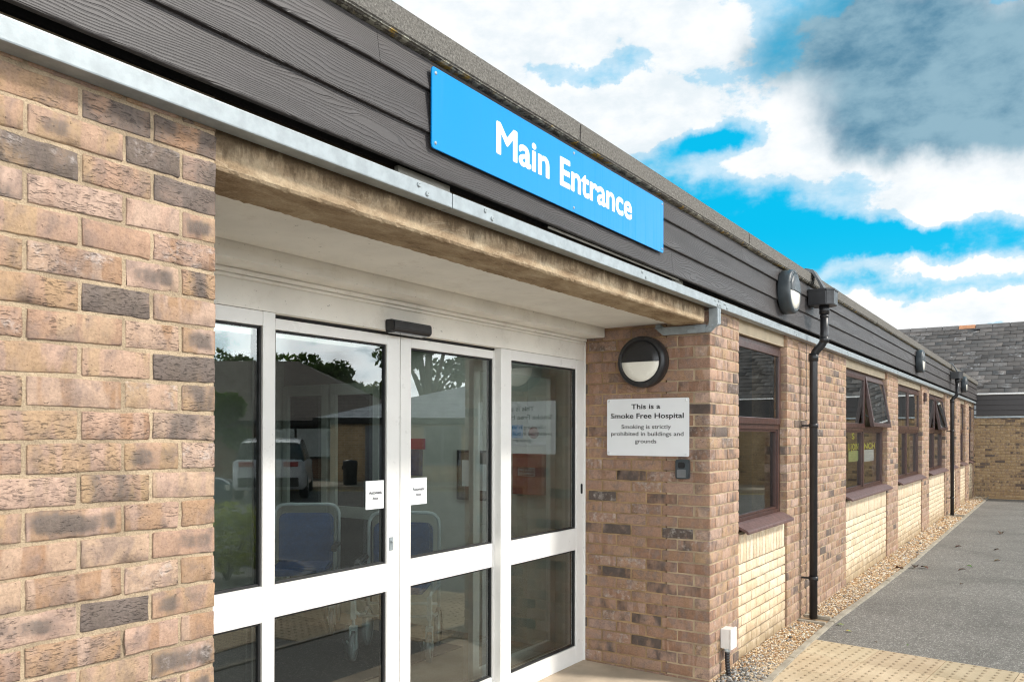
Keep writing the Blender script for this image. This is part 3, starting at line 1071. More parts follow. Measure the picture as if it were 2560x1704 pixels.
# cream brick panels under the windows, soldier course on top
for (a, b_, nl) in BAYS:
    near = a < 12
    br = Bricks((0, 0, 0), (1, 0, 0), (0, 1, 0), res=(4, 2, 3) if near else (3, 2, 3), bev=.003, jit=.0007)
    br.O = np.array([0, .016, 0.])
    zt = .822
    kk = 0
    z = zt - .075
    while z > .05:
        x = a + .006 - (.1125 if kk % 2 else 0)
        while x < b_ - .006:
            x0, x1 = max(x, a + .006), min(x + .215, b_ - .006)
            if x1 - x0 > .03:
                br.add(x0, z + .005, x1 - x0, .08, .065, dark=0, pale=rng.choice([0, .2, .5], p=[.6, .25, .15]))
            x += .225
        z -= .075
        kk += 1
    x = a + .008
    while x < b_ - .05:
        br.add(x, zt + .005, .065, .08, .205, dark=0, pale=rng.choice([0, .2, .5], p=[.6, .25, .15]))
        x += .075
    part(br.build('infill_panel', M_PALE, None, [((a + .001, .0245, 0), (b_ - .001, .2, 1.05))], M_MORT3))

# concrete lintel over the porch
def lintel():
    prof = [(.012, 2.70), (.012, 2.60), (.012, 2.53), (.012, 2.476), (.018, 2.468), (.026, 2.466), (.09, 2.465), (.15, 2.465), (.212, 2.465), (.217, 2.470), (.217, 2.70)]
    xs = np.arange(X1 + .002, 5.036, .018)
    V, Fq = [], []
    g = np.random.default_rng(3)
    ph = g.uniform(0, 6, 12)
    for x in xs:
        for j, (y, z) in enumerate(prof):
            w = sum(math.sin(x * k_ * 3.1 + ph[k_] + j * .8) / k_ for k_ in range(1, 9)) * .0005
            e = .0011 if j in (3, 4, 5, 8) else .0003
            V.append((x, y + w * .5 + g.normal(0, e * .6), z + w * (1 if 2 < j < 9 else 0) + g.normal(0, e)))
    m_ = len(prof)
    for i in range(len(xs) - 1):
        for j in range(m_):
            a = i * m_ + j
            b2 = i * m_ + (j + 1) % m_
            Fq.append((a, b2, b2 + m_, a + m_))
    bm = bmesh.new()
    me = quad_mesh('lintel', np.array(V), np.array(Fq))
    bm.from_mesh(me)
    bm.verts.ensure_lookup_table()
    for q in (range(m_), range((len(xs) - 1) * m_, len(xs) * m_)):
        bm.faces.new([bm.verts[i] for i in q])
    bmesh.ops.recalc_face_normals(bm, faces=bm.faces)
    for f in bm.faces: f.smooth = False
    bm.to_mesh(me)
    bm.free()
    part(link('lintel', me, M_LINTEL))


lintel()

# porch soffit, boxed step, bead, header panel
part(box('soffit', (X1 + .001, .217, 2.493), (X2 + .002, .76, 2.52), M_SOFFIT))
part(box('ceiling_step', (X1 + .001, .765, 2.427), (X2 - .004, .97, 2.52), M_SOFFIT, None, .004))
hb = MB()
hb.box((X1, .930, 2.273), (X2 - .003, .99, 2.4262))
hb.box((X1, .905, 2.405), (X2 - .006, .929, 2.4265), .006)
hb.box((X1, .915, 2.388), (X2 - .006, .929, 2.404), .005)
part(hb.build('header_panel', M_SOFFIT))
part(box('edge_trim', (X2 - .0025, .918, .14), (X2 - .0002, .975, 2.427), M_WHITE))

# near-black colour stands in for the shade behind the rail and under the cladding
part(box('shade_backing', (-1.6, -.004, 2.66), (XF - .02, .18, 3.055), M_DARKV))
vs = MB()
vs.box((3.0, -.05, 2.640), (4.45, -.046, 2.650))
vs.box((2.06, -.03, 2.628), (2.34, -.012, 2.657))
vs.box((4.40, -.03, 2.628), (4.56, -.012, 2.657))
part(vs.build('vent_strip', simple('grey_white_plastic', (.30, .28, .24), .6, .2)))


# weatherboards
def cladding():
    rows = [(2.650, 2.812, 4.302), (2.792, 2.962, 6.661), (2.940, 3.052, 5.522)]
    bd = Bricks((0, 0, 0), (1, 0, 0), (0, 1, 0), res=(1, 1, 1), bev=0, jit=0)
    V, Fq, bc = [], [], []
    n = 0
    for (z0, z1, j0) in rows:
        x = j0 - 3.602 * 3
        while x < XF:
            a, e = max(x, -1.6), min(x + 3.6, XF - .03)
            if e > a:
                seed = rng.random(2) * 30
                nx = max(2, int((e - a) / .3))
                prof = [(-.062, z1), (-.079, z0 + .004), (-.077, z0), (-.060, z0)]
                for i in range(nx + 1):
                    xx = a + (e - a) * i / nx
                    for (y, z) in prof:
                        V.append((xx, y, z))
                        bc.append((xx + seed[0], z + seed[1], 0))
                for i in range(nx):
                    for q in range(3):
                        o = n + i * 4 + q
                        Fq.append((o, o + 1, o + 5, o + 4))
                for o in (n, n + nx * 4):
                    Fq.append((o, o + 1, o + 2, o + 3))
                n += (nx + 1) * 4
            x += 3.602 + .0
    me = quad_mesh('cladding', np.array(V), np.array(Fq), np.array(bc))
    bm = bmesh.new(); bm.from_mesh(me)
    bmesh.ops.recalc_face_normals(bm, faces=bm.faces)
    bm.to_mesh(me); bm.free()
    part(link('cladding', me, M_BOARD))


cladding()
ck = MB()
x = -1.6
while x < XF:
    e = min(x + 2.4, XF - .01)
    ck.prism([(-.093, 3.064), (-.096, 3.150), (-.07, 3.164), (.2, 3.16), (.2, 3.055), (-.085, 3.058)], 'x', x + .001, e - .001, .006)
    x = e if e > x else XF
part(ck.build('coping', M_FELT))
fr_ = MB()
HX0, HX1, HY0, HY1 = 3.2, 5.1, 1.45, 3.2  # roof hole added to brighten the lobby, unseen from outside
fr_.box((-1.6, .2, 2.9), (XF, HY0, 3.152)); fr_.box((-1.6, HY1 + .001, 2.9), (XF, 9.0, 3.152))
fr_.box((-1.6, HY0 + .001, 2.9), (HX0, HY1, 3.152)); fr_.box((HX1, HY0 + .001, 2.9), (XF, HY1, 3.152))
part(fr_.build('flat_roof', M_FELT))
mo, no = newmat('light_fill_opal')  # added translucent panel that spreads sky light into the lobby
tr_ = no.n('ShaderNodeBsdfTranslucent', {0: (.85, .87, .85, 1)})
no.t.links.new(tr_.outputs[0], no.n('ShaderNodeOutputMaterial').inputs[0])
part(MB().quad((HX0, HY0, 3.14), (HX1, HY0, 3.14), (HX1, HY1, 3.14), (HX0, HY1, 3.14)).build('light_fill_panel', mo, None, fix=False))
part(box('light_fill_kerb', (HX0 - .001, HY0 - .02, 2.56), (HX1, HY0 - .001, 2.9), M_LOBBYW))  # lining of the added light opening
part(box('light_fill_kerb', (HX0 - .02, HY0, 2.56), (HX0 - .001, HY1, 2.9), M_LOBBYW))
part(box('light_fill_kerb', (HX1 + .001, HY0, 2.56), (HX1 + .02, HY1, 2.9), M_LOBBYW))
part(box('rear_wall', (-1.6, 8.8, 0), (XF, 9.0, 2.9), M_ROOM))
part(box('gable_wall', (-1.62, .1, 0), (-1.5, 8.8, 2.9), M_ROOM))

# galvanised rail with screw heads, and its bracket round the lintel end
rl = MB()
for xa, xb in ((-1.6, 2.318), (2.322, 5.128), (5.134, 24.52)):
    rl.box((xa, -.060, 2.567), (xb, -.001, 2.621), .004)
part(rl.build('metal_rail', M_GALV))


SCREW = []


def screw(x, z, y=-.0605):
    if not SCREW:
        SCREW.append(MB().lathe([(.0, .003), (.003, .003), (.0035, .005), (.006, .0045), (.0088, .002), (.0092, .0)], 14, Matrix.Rotation(R(90), 4, 'X')).build('screw', M_GALV))
        o = SCREW[0]
    else:
        o = SCREW[0].copy()
        COL.objects.link(o)
    o.location = (x, y, z)
    part(o)


for x in (2.13, 2.52, 3.93, 5.02, 5.19, 5.21, 6.9, 8.9, 9.9, 10.9, 12.0, 13.0):
    screw(x, 2.604)
    screw(x + .045, 2.583)
for x, z in ((5.085, 2.61), (5.07, 2.585), (5.11, 2.585)):
    screw(x, z)
bk = MB()
# upright beside the lintel end, splay, then the arm along the pillar's porch side
bk.prism([(-.061, 2.568), (-.061, 2.468), (-.012, 2.414), (.045, 2.412), (.045, 2.468), (.0, 2.50), (.0, 2.568)], 'x', X2 - .022, X2 + .030, .003) if False else None
bk.prism([(-.061, 2.566), (-.061, 2.462), (-.008, 2.412), (.02, 2.412), (.02, 2.44), (-.002, 2.47), (-.002, 2.566)], 'x', X2 - .034, X2 - .001, .003)
bk.prism([(-.0610, 2.566), (-.0610, 2.464), (-.050, 2.454), (-.003, 2.454), (-.003, 2.566)], 'x', X2 - .0008, X2 + .03, .003)
bk.prism([(.0205, 2.412), (.318, 2.412), (.378, 2.464), (.378, 2.4645), (.318, 2.4645), (.0205, 2.4645)], 'x', X2 - .03, X2 - .001, .003)
bk.prism([(.318, 2.4652), (.378, 2.4652), (.378, 2.488), (.345, 2.488)], 'x', X2 - .012, X2 - .001, .001)
for yy, zz in ((.09, 2.45), (.14, 2.43), (.335, 2.455), (.35, 2.475), (-.02, 2.455), (-.005, 2.43)):
    Mx = Matrix.Translation((X2 - .034, yy, zz)) @ Matrix.Rotation(R(-90), 4, 'Y')
    bk.lathe([(.0, .003), (.0035, .003), (.004, .005), (.0085, .004), (.009, .0)], 14, Mx)
part(bk.build('rail_bracket', M_GALV))


# ------------------------------------------------------------------ windows (part: window; sub-parts: pane, opening_light, sill)
def frame_rect(mb, x0, x1, z0, z1, w, y0, y1, bev=.004):
    mb.box((x0, y0, z0), (x0 + w, y1, z1), bev)
    mb.box((x1 - w, y0, z0), (x1, y1, z1), bev)
    mb.box((x0 + w + .0005, y0 + .002, z1 - w), (x1 - w - .0005, y1 - .002, z1), bev)
    mb.box((x0 + w + .0005, y0 + .002, z0), (x1 - w - .0005, y1 - .002, z0 + w), bev)


def sash(mb, x0, x1, z0, z1, w, y0, y1, hinge=None, deg=0.0):
    k = MB()
    frame_rect(k, x0, x1, z0, z1, w, y0, y1)
    if deg:
        Mx = Matrix.Translation((0, y1, hinge)) @ Matrix.Rotation(R(deg), 4, 'X') @ Matrix.Translation((0, -y1, -hinge))
        bmesh.ops.transform(k.b, matrix=Mx, verts=k.b.verts)
    me = bpy.data.meshes.new('t')
    k.b.to_mesh(me); k.b.free()
    mb.b.from_mesh(me)


def pane_obj(x0, x1, z0, z1, y, parent, hinge=None, deg=0.0, hy=.11):
    k = MB()
    k.quad((x0, y, z0), (x1, y, z0), (x1, y, z1), (x0, y, z1))
    if deg:
        Mx = Matrix.Translation((0, hy, hinge)) @ Matrix.Rotation(R(deg), 4, 'X') @ Matrix.Translation((0, -hy, -hinge))
        bmesh.ops.transform(k.b, matrix=Mx, verts=k.b.verts)
    return k.build('pane', M_WGLASS, parent, fix=False)


def window(a, b_, nl, opened):
    x0, x1 = a + .002, b_ - .002
    zb, zt, tr = 1.085, 2.478, 1.82
    y0, y1 = .060, .125
    f = MB()
    frame_rect(f, x0, x1, zb, zt, .052, y0, y1)
    f.box((x0 + .0525, y0 + .001, tr - .028), (x1 - .0525, y1, tr + .028), .004)
    xs = [x0 + .052, x1 - .052]
    if nl == 2:
        mid = (a + b_) / 2
        f.box((mid - .03, y0 + .0005, zb + .0525), (mid + .03, y1, tr - .0285), .004)
        f.box((mid - .03, y0 + .0005, tr + .0285), (mid + .03, y1, zt - .0525), .004)
        xs = [x0 + .052, mid - .03, mid + .03, x1 - .052]
    win = part(f.build('window', M_BROWN))
    lights = list(zip(xs[::2], xs[1::2]))
    for i, (p, q) in enumerate(lights):
        # fixed lower light
        g = MB()
        frame_rect(g, p, q, zb + .052, tr - .028, .018, y0 + .012, y1 - .01, .003)
        g.build('glazing_bead', M_BROWN, win)
        pane_obj(p + .018, q - .018, zb + .07, tr - .046, .095, win)
        # upper opening light
        dg = opened if (nl == 2 and i == 1) else 0.0
        g = MB()
        sash(g, p - .012, q + .012, tr + .012, zt - .034, .052, y0 - .018, y0 - .001 + (.03 if dg else 0), zt - .034, dg)
        g.build('opening_light', M_BROWN, win)
        pane_obj(p + .04, q - .04, tr + .064, zt - .086, y0 - .004, win, zt - .034, dg, y0 + .029 if dg else .059)
        if dg:
            for xx in (p + .03, q - .03):
                MB().tube([(xx, .07, 2.0), (xx, -.05, 1.93)], .006, 6).build('window_stay', M_GALV, win)
    sl = MB()
    sl.prism([(.058, 1.112), (.02, 1.108), (-.058, 1.070), (-.066, 1.062), (-.066, 1.044), (-.058, 1.044), (-.05, 1.055), (.019, 1.084), (.058, 1.084)], 'x', a - .012 if a > 6 else a + .01, b_ - .035 if b_ - a < 1.3 else b_ + .012, .002)
    sl.build('sill', M_SILL, win)
    part(box('window_lintel', (a + .001, .03, 2.482), (b_ - .001, .12, 2.66), M_LINING))
    return win


for i, (a, b_, nl) in enumerate(BAYS):
    window(a, b_, nl, -9.5 if i in (1, 3) else 0.0)

# rooms behind the windows
rm = MB()
rm.box((5.30, 4.6, .1), (XF - .1, 4.7, 2.9))
rm.box((5.30, .31, 2.55), (XF - .1, 4.6, 2.6))
rm.box((5.30, .31, .1), (XF - .1, 4.6, .16))
for xx in (7.9, 12.1, 15.3, 18.5, 21.6):
    rm.box((xx, .31, .16), (xx + .1, 4.6, 2.55))
for (a, b_, nl) in BAYS:
    rm.box((a, .201, .1), (b_, .29, 1.04))
part(rm.build('interior_walls', M_ROOM))

# ------------------------------------------------------------------ entrance doors
YF, YL = .930, .980


def glazed(name, X0, X1_, zr, yf, depth, stiles, label=None):
    """frame with two lights; zr = (bottom, glass1 lo, glass1 hi, glass2 lo, glass2 hi, top); stiles = (left w, right w)"""
    l, r_ = stiles
    f = MB()
    if l: f.box((X0, yf, zr[0]), (X0 + l, yf + depth, zr[5]), .003)
    if r_: f.box((X1_ - r_, yf, zr[0]), (X1_, yf + depth, zr[5]), .003)
    for za, zb in ((zr[0], zr[1]), (zr[2], zr[3]), (zr[4], zr[5])):
        f.box((X0 + l + .0004, yf + .001, za), (X1_ - r_ - .0004, yf + depth - .001, zb), .003)
    o = part(f.build(name, M_WHITE))
    if label: o['label'] = label
    for za, zb in ((zr[1], zr[2]), (zr[3], zr[4])):
        g = MB()
        for yy in (yf + .020, yf + .040):
            g.quad((X0 + l + .003, yy, za + .003), (X1_ - r_ - .003, yy, za + .003), (X1_ - r_ - .003, yy, zb - .003), (X0 + l + .003, yy, zb - .003))
        g.build('glass_pane', M_GLASS, o, fix=False)
        k = MB()
        frame_rect(k, X0 + l + .0006, X1_ - r_ - .0006, za + .0002, zb - .0002, .010, yf + .010, yf + .044, .002)
        k.build('gasket', M_GASKET, o)
    return o


glazed('sidelight', 1.02, 2.343, (.146, .268, .945, 1.10, 2.208, 2.2715), YF, .07, (.06, .066))
glazed('sidelight', 4.056, 5.092, (.146, .268, .940, 1.091, 2.207, 2.2715), YF, .07, (.112, .108), 'glazed side panel next to the brick pillar')
dl = glazed('sliding_door', 2.30, 3.199, (.152, .272, .942, 1.085, 2.208, 2.258), YL, .05, (.085, .097))
dr = glazed('sliding_door', 3.205, 4.13, (.152, .272, .942, 1.085, 2.208, 2.258), YL, .05, (.083, .085))
lk = MB()
lk.prism(rrect(3.118, 1.150, 3.148, 1.218, .003, 3), 'y', YL - .004, YL + .002)
lk.lathe([(0, .008), (.007, .008), (.008, .0)], 14, Matrix.Translation((3.133, YL - .004, 1.196)) @ Matrix.Rotation(R(90), 4, 'X'))
lk.build('lock', M_GALV, dl)
kp = MB()
kp.prism(rrect(5.045, 1.33, 5.062, 1.40, .008, 3), 'y', YF - .008, YF + .001, .001)
kp.build('key_switch', M_GASKET, B).matrix_parent_inverse = BI
part(box('door_track', (2.343, .981, 2.262), (4.056, 1.06, 2.30), M_GASKET))
part(box('threshold', (X1, .935, .140), (X2 - .004, 1.10, .151), M_GALV))

# lobby behind the doors
lb = MB()
part(box('lobby_wall', (5.25, 1.051, .1), (5.35, 2.86, 2.6), simple('lit_lobby_wall', (.62, .63, .57), .6, .06)))  # paler copy of the lobby wall, standing in for brighter light here
lb.box((-.2, .31, .1), (-.1, 4.4, 2.6))
lb.box((-.1, 4.3, .1), (5.25, 4.4, 2.6))
part(lb.build('lobby_wall', M_LOBBYW))
lc = MB()
lc.box((-.1, 1.0, 2.5), (5.25, HY0, 2.56)); lc.box((-.1, HY1 + .001, 2.5), (5.25, 4.3, 2.56))  # ceiling left open below the added light panel
lc.box((-.1, HY0 + .001, 2.5), (HX0, HY1, 2.56)); lc.box((HX1, HY0 + .001, 2.5), (5.25, HY1, 2.56))
part(lc.build('lobby_ceiling', M_SOFFIT))
part(box('lobby_floor', (-.1, .99, .05), (5.25, 4.3, .146), M_FLOOR))
# an inner frame one pace in, and the dark glazed doors across the lobby
part(box('lobby_wall', (5.25, 2.861, .1), (5.35, 4.4, 2.6), simple('shaded_lobby_wall', (.15, .15, .135), .6, .06)))  # darker copy of the same wall, dimness put into the colour
cf = MB()
for ya, yb_ in ((3.02, 3.62), (3.66, 4.26)):
    for (y0_, y1_, z0_, z1_) in ((ya, ya + .07, .147, 2.2), (yb_ - .07, yb_, .147, 2.2), (ya + .0705, yb_ - .0705, .147, .28), (ya + .0705, yb_ - .0705, 2.1, 2.2), (ya + .0705, yb_ - .0705, 1.0, 1.1)):
        cf.box((5.20, y0_, z0_), (5.249, y1_, z1_), .003)
cdr = part(cf.build('corridor_door', simple('grey_door_frame', (.34, .36, .33), .5, .06)))
cg = MB()
for ya, yb_ in ((3.09, 3.55), (3.73, 4.19)):
    cg.quad((5.235, ya, .28), (5.235, yb_, .28), (5.235, yb_, 2.1), (5.235, ya, 2.1))
cg.build('dark_glass', M_GASKET, cdr, fix=False)
nf = MB()
frame_rect(nf, 4.22, 5.249, .147, 2.235, .07, 1.26, 1.30)
ni = part(nf.build('inner_frame', M_WHITE))
nf = MB()
frame_rect(nf, .1, 1.98, .147, 2.235, .07, 1.26, 1.30)
part(nf.build('inner_frame', M_WHITE))
g = MB()
g.quad((4.29, 1.28, .22), (5.18, 1.28, .22), (5.18, 1.28, 2.165), (4.29, 1.28, 2.165))
g.build('glass_pane', M_GLASS, ni, fix=False)
idr = MB()
for xa, xb in ((1.2, 2.3), (2.36, 3.3), (3.36, 4.3)):
    frame_rect(idr, xa, xb, .15, 2.25, .07, 4.22, 4.28)
idm = part(idr.build('inner_door', M_LOBBYW))
k = MB()
for xa, xb in ((1.27, 2.23), (2.43, 3.23), (3.43, 4.23)):
    k.quad((xa, 4.27, .22), (xb, 4.27, .22), (xb, 4.27, 2.18), (xa, 4.27, 2.18))
k.build('dark_glass', M_GASKET, idm, fix=False)

# ------------------------------------------------------------------ wing across the far end
WG = empty('wing_building', (XF + 3, -5, GZ), 0, 'buff brick wing with a weathered slate roof closing the far end', 'building')
WI = Matrix.Translation((-(XF + 3), 5, -GZ))


def wpart(o):
    o.parent = WG
    o.matrix_parent_inverse = WI
    return o


wb = Bricks((XF, 0, 0), (0, -1, 0), (1, 0, 0), res=(3, 3, 3), bev=.004, jit=.0006)
wb.wall(-.2, 11, .05, 2.25, zg=2.23, dark_p=[.45, .2, .2, .15], pale_p=[.8, .15, .05])
wpart(wb.build('brick_wall', M_BUFF, None, [((XF + .004, -11, 0), (XF + .3, .2, 2.26))], M_MORT2))
V, Fq, bc = [], [], []
cl = MB()
for i in range(4):
    z0 = 2.262 + i * .137
    cl.prism([(XF - .05, z0 + .155), (XF - .075, z0), (XF - .055, z0)], 'y', -11, .0, 0)
wpart(cl.build('cladding', M_BOARD))
wpart(box('shade_backing', (XF - .045, -11, 2.26), (XF + .25, -.0, 2.80), M_DARKV))
wpart(box('metal_rail', (XF - .07, -11, 2.195), (XF - .002, -.06, 2.245), M_GALV, None, .004))
wpart(box('rail_drop', (XF - .07, -.055, 2.20), (XF - .01, -.005, 2.56), M_GALV, None, .004))
wpart(box('gutter', (XF - .14, -11, 2.80), (XF - .03, 0, 2.845), M_WHITE, None, .01))
# slates
sl_len, rise = 4.0, 2.24
L_ = math.hypot(sl_len, rise)
vx = np.array([sl_len / L_, 0, rise / L_]); nrm = np.array([rise / L_, 0, -sl_len / L_])
tb = Bricks((XF - .08, 0, 2.83), (0, -1, 0), nrm, vx, res=(3, 1, 3), bev=.003, jit=.0015)
rows = 17
ex = L_ / rows
for r_ in range(rows):
    u = -7.0 - (.16 if r_ % 2 else 0)
    while u < 11:
        tb.add(u + .003, r_ * ex, .314, .012, ex + .05, dark=0, pale=rng.choice([0, .25, .55], p=[.45, .3, .25]), out=.012 + rng.normal(0, .002))
        q = tb.vs[-1]
        # tip each slate so its tail rides over the course below
        tt = (q - tb.O) @ vx - r_ * ex
        tb.vs[-1] = q - np.outer((1 - tt / (ex + .05)) * .016, nrm)
        u += .32
wpart(tb.build('slate_roof', M_SLATE, None))
dk = MB()
dk.quad((XF - .05, -11, 2.815), (XF - .05, 7, 2.815), (XF + 3.95, 7, 5.04), (XF + 3.95, -11, 5.04))
dk.quad((XF + 7.95, -11, 2.815), (XF + 7.95, 7, 2.815), (XF + 3.95, 7, 5.04), (XF + 3.95, -11, 5.04))
wpart(dk.build('roof_deck', M_DARKV, None, fix=False))
rg = MB()
y = -11.0
tcol = simple('clay_ridge_tile', (.13, .12, .115), .85, .3, 3, .3)
oc_ = simple('orange_ridge_tile', (.42, .20, .10), .85, .25, 5, .3)
org = MB()
while y < 6.9:
    tgt = org if (-.1 < y < .4 or -6.2 < y < -5.8) else rg
    tgt.prism([(XF + 3.72, 4.985), (XF + 3.86, 5.12), (XF + 4.04, 5.12), (XF + 4.18, 4.985)], 'y', y + .004, y + .446, .01)
    y += .45
wpart(rg.build('ridge_tiles', tcol))
wpart(org.build('replaced_ridge_tiles', oc_))['label'] = 'orange replacement ridge tiles'
# gravel margin at the wing's foot, same stones as the long strip
wgm = MB()
wgm.box((XF - .5, -11, GZ - .05), (XF, -.36, GZ + .012))
tag(wgm.build('gravel', simple('golden_gravel_bed', (.48, .33, .18), .9, .45, 60, .8)), 'golden gravel margin along the foot of the far wing wall', 'gravel', kind='stuff')

# ------------------------------------------------------------------ signs
sg = empty('entrance_sign', (3.153, -.08, 2.88), 0, 'long blue sign reading Main Entrance screwed to the dark cladding', 'sign')
SI = Matrix.Translation((-3.153, .08, -2.88))
o = MB().prism(rrect(2.166, 2.738, 4.140, 3.021, .012, 4), 'y', -.0885, -.0825, .001).build('sign_panel', M_SIGNB, sg)
o.matrix_parent_inverse = SI
o = text_fit([('Main', 2.552, 2.943, 2.829, .126, .026), ('Entrance', 3.030, 3.745, 2.829, .126, .026)], (0, -.0886, 0), (1, 0, 0), (0, 0, 1), M_LETTER, sg, lift=.0004, inv=SI)
for x in (2.186, 3.153, 4.12):
    for z in (2.758, 3.001):
        k = MB().lathe([(0, .003), (.004, .003), (.006, .0015), (.007, 0)], 12, Matrix.Translation((x, -.0886, z)) @ Matrix.Rotation(R(90), 4, 'X'))
        o = k.build('screw', M_GALV, sg)
        o.matrix_parent_inverse = SI

sm = empty('notice_sign', (X2 - .02, .44, 1.8), 0, 'white plate about a smoke free hospital on the brick pillar', 'sign')
SI = Matrix.Translation((-(X2 - .02), -.44, -1.8))
k = MB().prism([(-u, v) for u, v in rrect(-.742, 1.604, -.139, 1.994, .010, 4)], 'x', X2 - .012, X2 - .006, .001)
o = k.build('sign_panel', M_PLATE, sg if False else sm)
o.matrix_parent_inverse = SI
px = .603 / 668.0


def tl(body, xa, xb, yb, cap, bold):
    return (body, (xa - 260) * px, (xb - 260) * px, (1304 - yb) * .39 / 471, cap * .39 / 471, bold)


o = text_fit([tl('This is a', 466, 703, 919, 41, .022), tl('Smoke Free Hospital', 293, 888, 996, 42, .022),
              tl('Smoking is strictly', 384, 788, 1081, 33, .010), tl('prohibited in buildings and', 296, 886, 1139, 33, .010),
              tl('grounds', 497, 672, 1199, 33, .010)],
             (X2 - .0122, .742, 1.604), (0, -1, 0), (0, 0, 1), M_INK, sm, lift=.0004, inv=SI)
for yy in (.724, .157):
    for zz in (1.622, 1.976):
        k = MB().lathe([(0, .006), (.006, .005), (.009, 0)], 12, Matrix.Translation((X2 - .012, yy, zz)) @ Matrix.Rotation(R(-90), 4, 'Y'))
        o = k.build('screw_cap', M_PLATE, sm)
        o.matrix_parent_inverse = SI

for (xa, xb, lab) in ((2.962, 3.096, 'square Automatic door notice on the left sliding door glass'), (3.292, 3.432, 'square Automatic door notice on the right sliding door glass')):
    n_ = empty('door_notice', ((xa + xb) / 2, YL + .01, 1.44), 0, lab, 'notice', 'Automatic door notices on the glass')
    NI = Matrix.Translation((-(xa + xb) / 2, -(YL + .01), -1.44))
    o = MB().box((xa, YL + .012, 1.370), (xb, YL + .0155, 1.513)).build('paper', M_PAPER, n_)
    o.matrix_parent_inverse = NI
    w = xb - xa
    o = text_fit([('Automatic', xa + .16 * w, xa + .86 * w, 1.445, .0165, .018), ('door', xa + .35 * w, xa + .68 * w, 1.416, .0165, .018)],
                 (0, YL + .0118, 0), (1, 0, 0), (0, 0, 1), M_INK, n_, lift=.0006, inv=NI)


# ------------------------------------------------------------------ bulkhead lights (local z = out of the wall)
def wall_light(name, loc, eul, body_mat, label, group=None):
    t = empty(name, loc, 0, label, 'wall light', group)
    t.rotation_euler = eul
    k = MB()
    k.lathe([(.0, .0), (.168, .0), (.172, .006), (.172, .074), (.166, .088), (.150, .094), (.142, .094), (.138, .086), (.0, .086)], 56)
    k.build('body', body_mat, t)
    # lower half: opal diffuser, upper half: eyelid hood
    k = MB()
    k.lathe([(.136, .087), (.134, .094), (.09, .099), (.0, .101)], 32, None, math.pi, 2 * math.pi)
    k.build('diffuser', M_OPAL, t)
    k = MB()
    k.lathe([(.137, .087), (.137, .098), (.09, .106), (.0, .109)], 32, None, 0, math.pi)
    k.box((-.136, -.003, .088), (.136, .001, .104), .002)
    k.build('hood', body_mat, t)
    for a in (20, 75, 105, 160, 250, 290):
        k = MB().lathe([(0, .004), (.006, .003), (.007, 0)], 10, Matrix.Translation((.154 * math.cos(R(a)), .154 * math.sin(R(a)), .0925)))
        k.build('screw', body_mat, t)
    return t


# eulers that carry local z to the outward normal and local y to up
E_FRONT = Matrix(((1, 0, 0), (0, 0, -1), (0, 1, 0))).to_euler()
E_SIDE = Matrix(((0, 0, -1), (-1, 0, 0), (0, 1, 0))).to_euler()
wall_light('wall_light', (X2 - .004, .452, 2.239), E_SIDE, M_BLACK, 'round black bulkhead light above the smoke free plate on the pillar')
WL = 'bulkhead lights on the dark cladding'
l1 = wall_light('wall_light', (6.50, -.078, 2.868), E_FRONT, M_ANTH, 'round grey bulkhead light beside the nearest downpipe hopper', WL)
for x, lab in ((13.72, 'round grey bulkhead light midway between the two downpipes'), (20.55, 'round grey bulkhead light just beyond the far downpipe')):
    q = copy_tree(l1)
    q.location = (x, -.078, 2.868)
    q['label'] = lab


# ------------------------------------------------------------------ downpipes
def downpipe(x, label):
    t = empty('downpipe', (x, -.1, GZ), 0, label, 'downpipe', 'black downpipes with hoppers')
    h = MB()     # hopper: box with a splayed nose and a bigger rim
    z0, z1 = 2.735, 2.865
    h.prism([(-.115, .02), (.115, .02), (.115, -.13), (.075, -.185), (-.075, -.185), (-.115, -.13)], 'z', z0, z1, .005)
    h.prism([(-.122, .025), (.122, .025), (.122, -.134), (.079, -.192), (-.079, -.192), (-.122, -.134)], 'z', z1 - .012, z1 + .006, .003)
    h.tube([(0, -.09, z0), (0, -.09, z0 - .07)], .042, 20)
    h.build('hopper', M_BLACK, t)
    c_ = MB()    # lead chute from the roof edge
    c_.prism([(.06, 3.045), (.0, 3.02), (-.05, 2.94), (-.075, 2.873), (-.105, 2.873), (-.06, 2.96), (-.01, 3.05), (.06, 3.07)], 'x', -.065, .065, .003)
    c_.build('chute', simple('weathered_lead', (.10, .105, .11), .5, .4, 9, .2), t)
    p = MB()
    path = bend([(0, -.09, z0 - .05), (0, -.09, 2.415), (0, 0, 2.335), (0, 0, .02)], .07, 6)
    p.tube(path, .034, 20)
    p.tube([(0, -.09, 2.47), (0, -.09, 2.415)], .040, 20)
    p.tube([(0, 0, 2.33), (0, 0, 2.26)], .040, 20)
    p.tube([(0, -.09, 2.655), (0, -.09, 2.635)], .0365, 20)
    p.build('pipe', M_BLACK, t)
    for z in (1.70, .37):
        k = MB()
        k.tube([(0, 0, z - .018), (0, 0, z + .018)], .0395, 20)
        k.box((-.012, .03, z - .008), (.012, .099, z + .008), .002)
        k.build('clip', M_BLACK, t)
    return t


d1 = downpipe(7.354, 'nearest black downpipe dropping from its hopper to the concrete gully')
d2 = copy_tree(d1)
d2.location.x = 18.33
d2['label'] = 'far black downpipe beside the end windows'

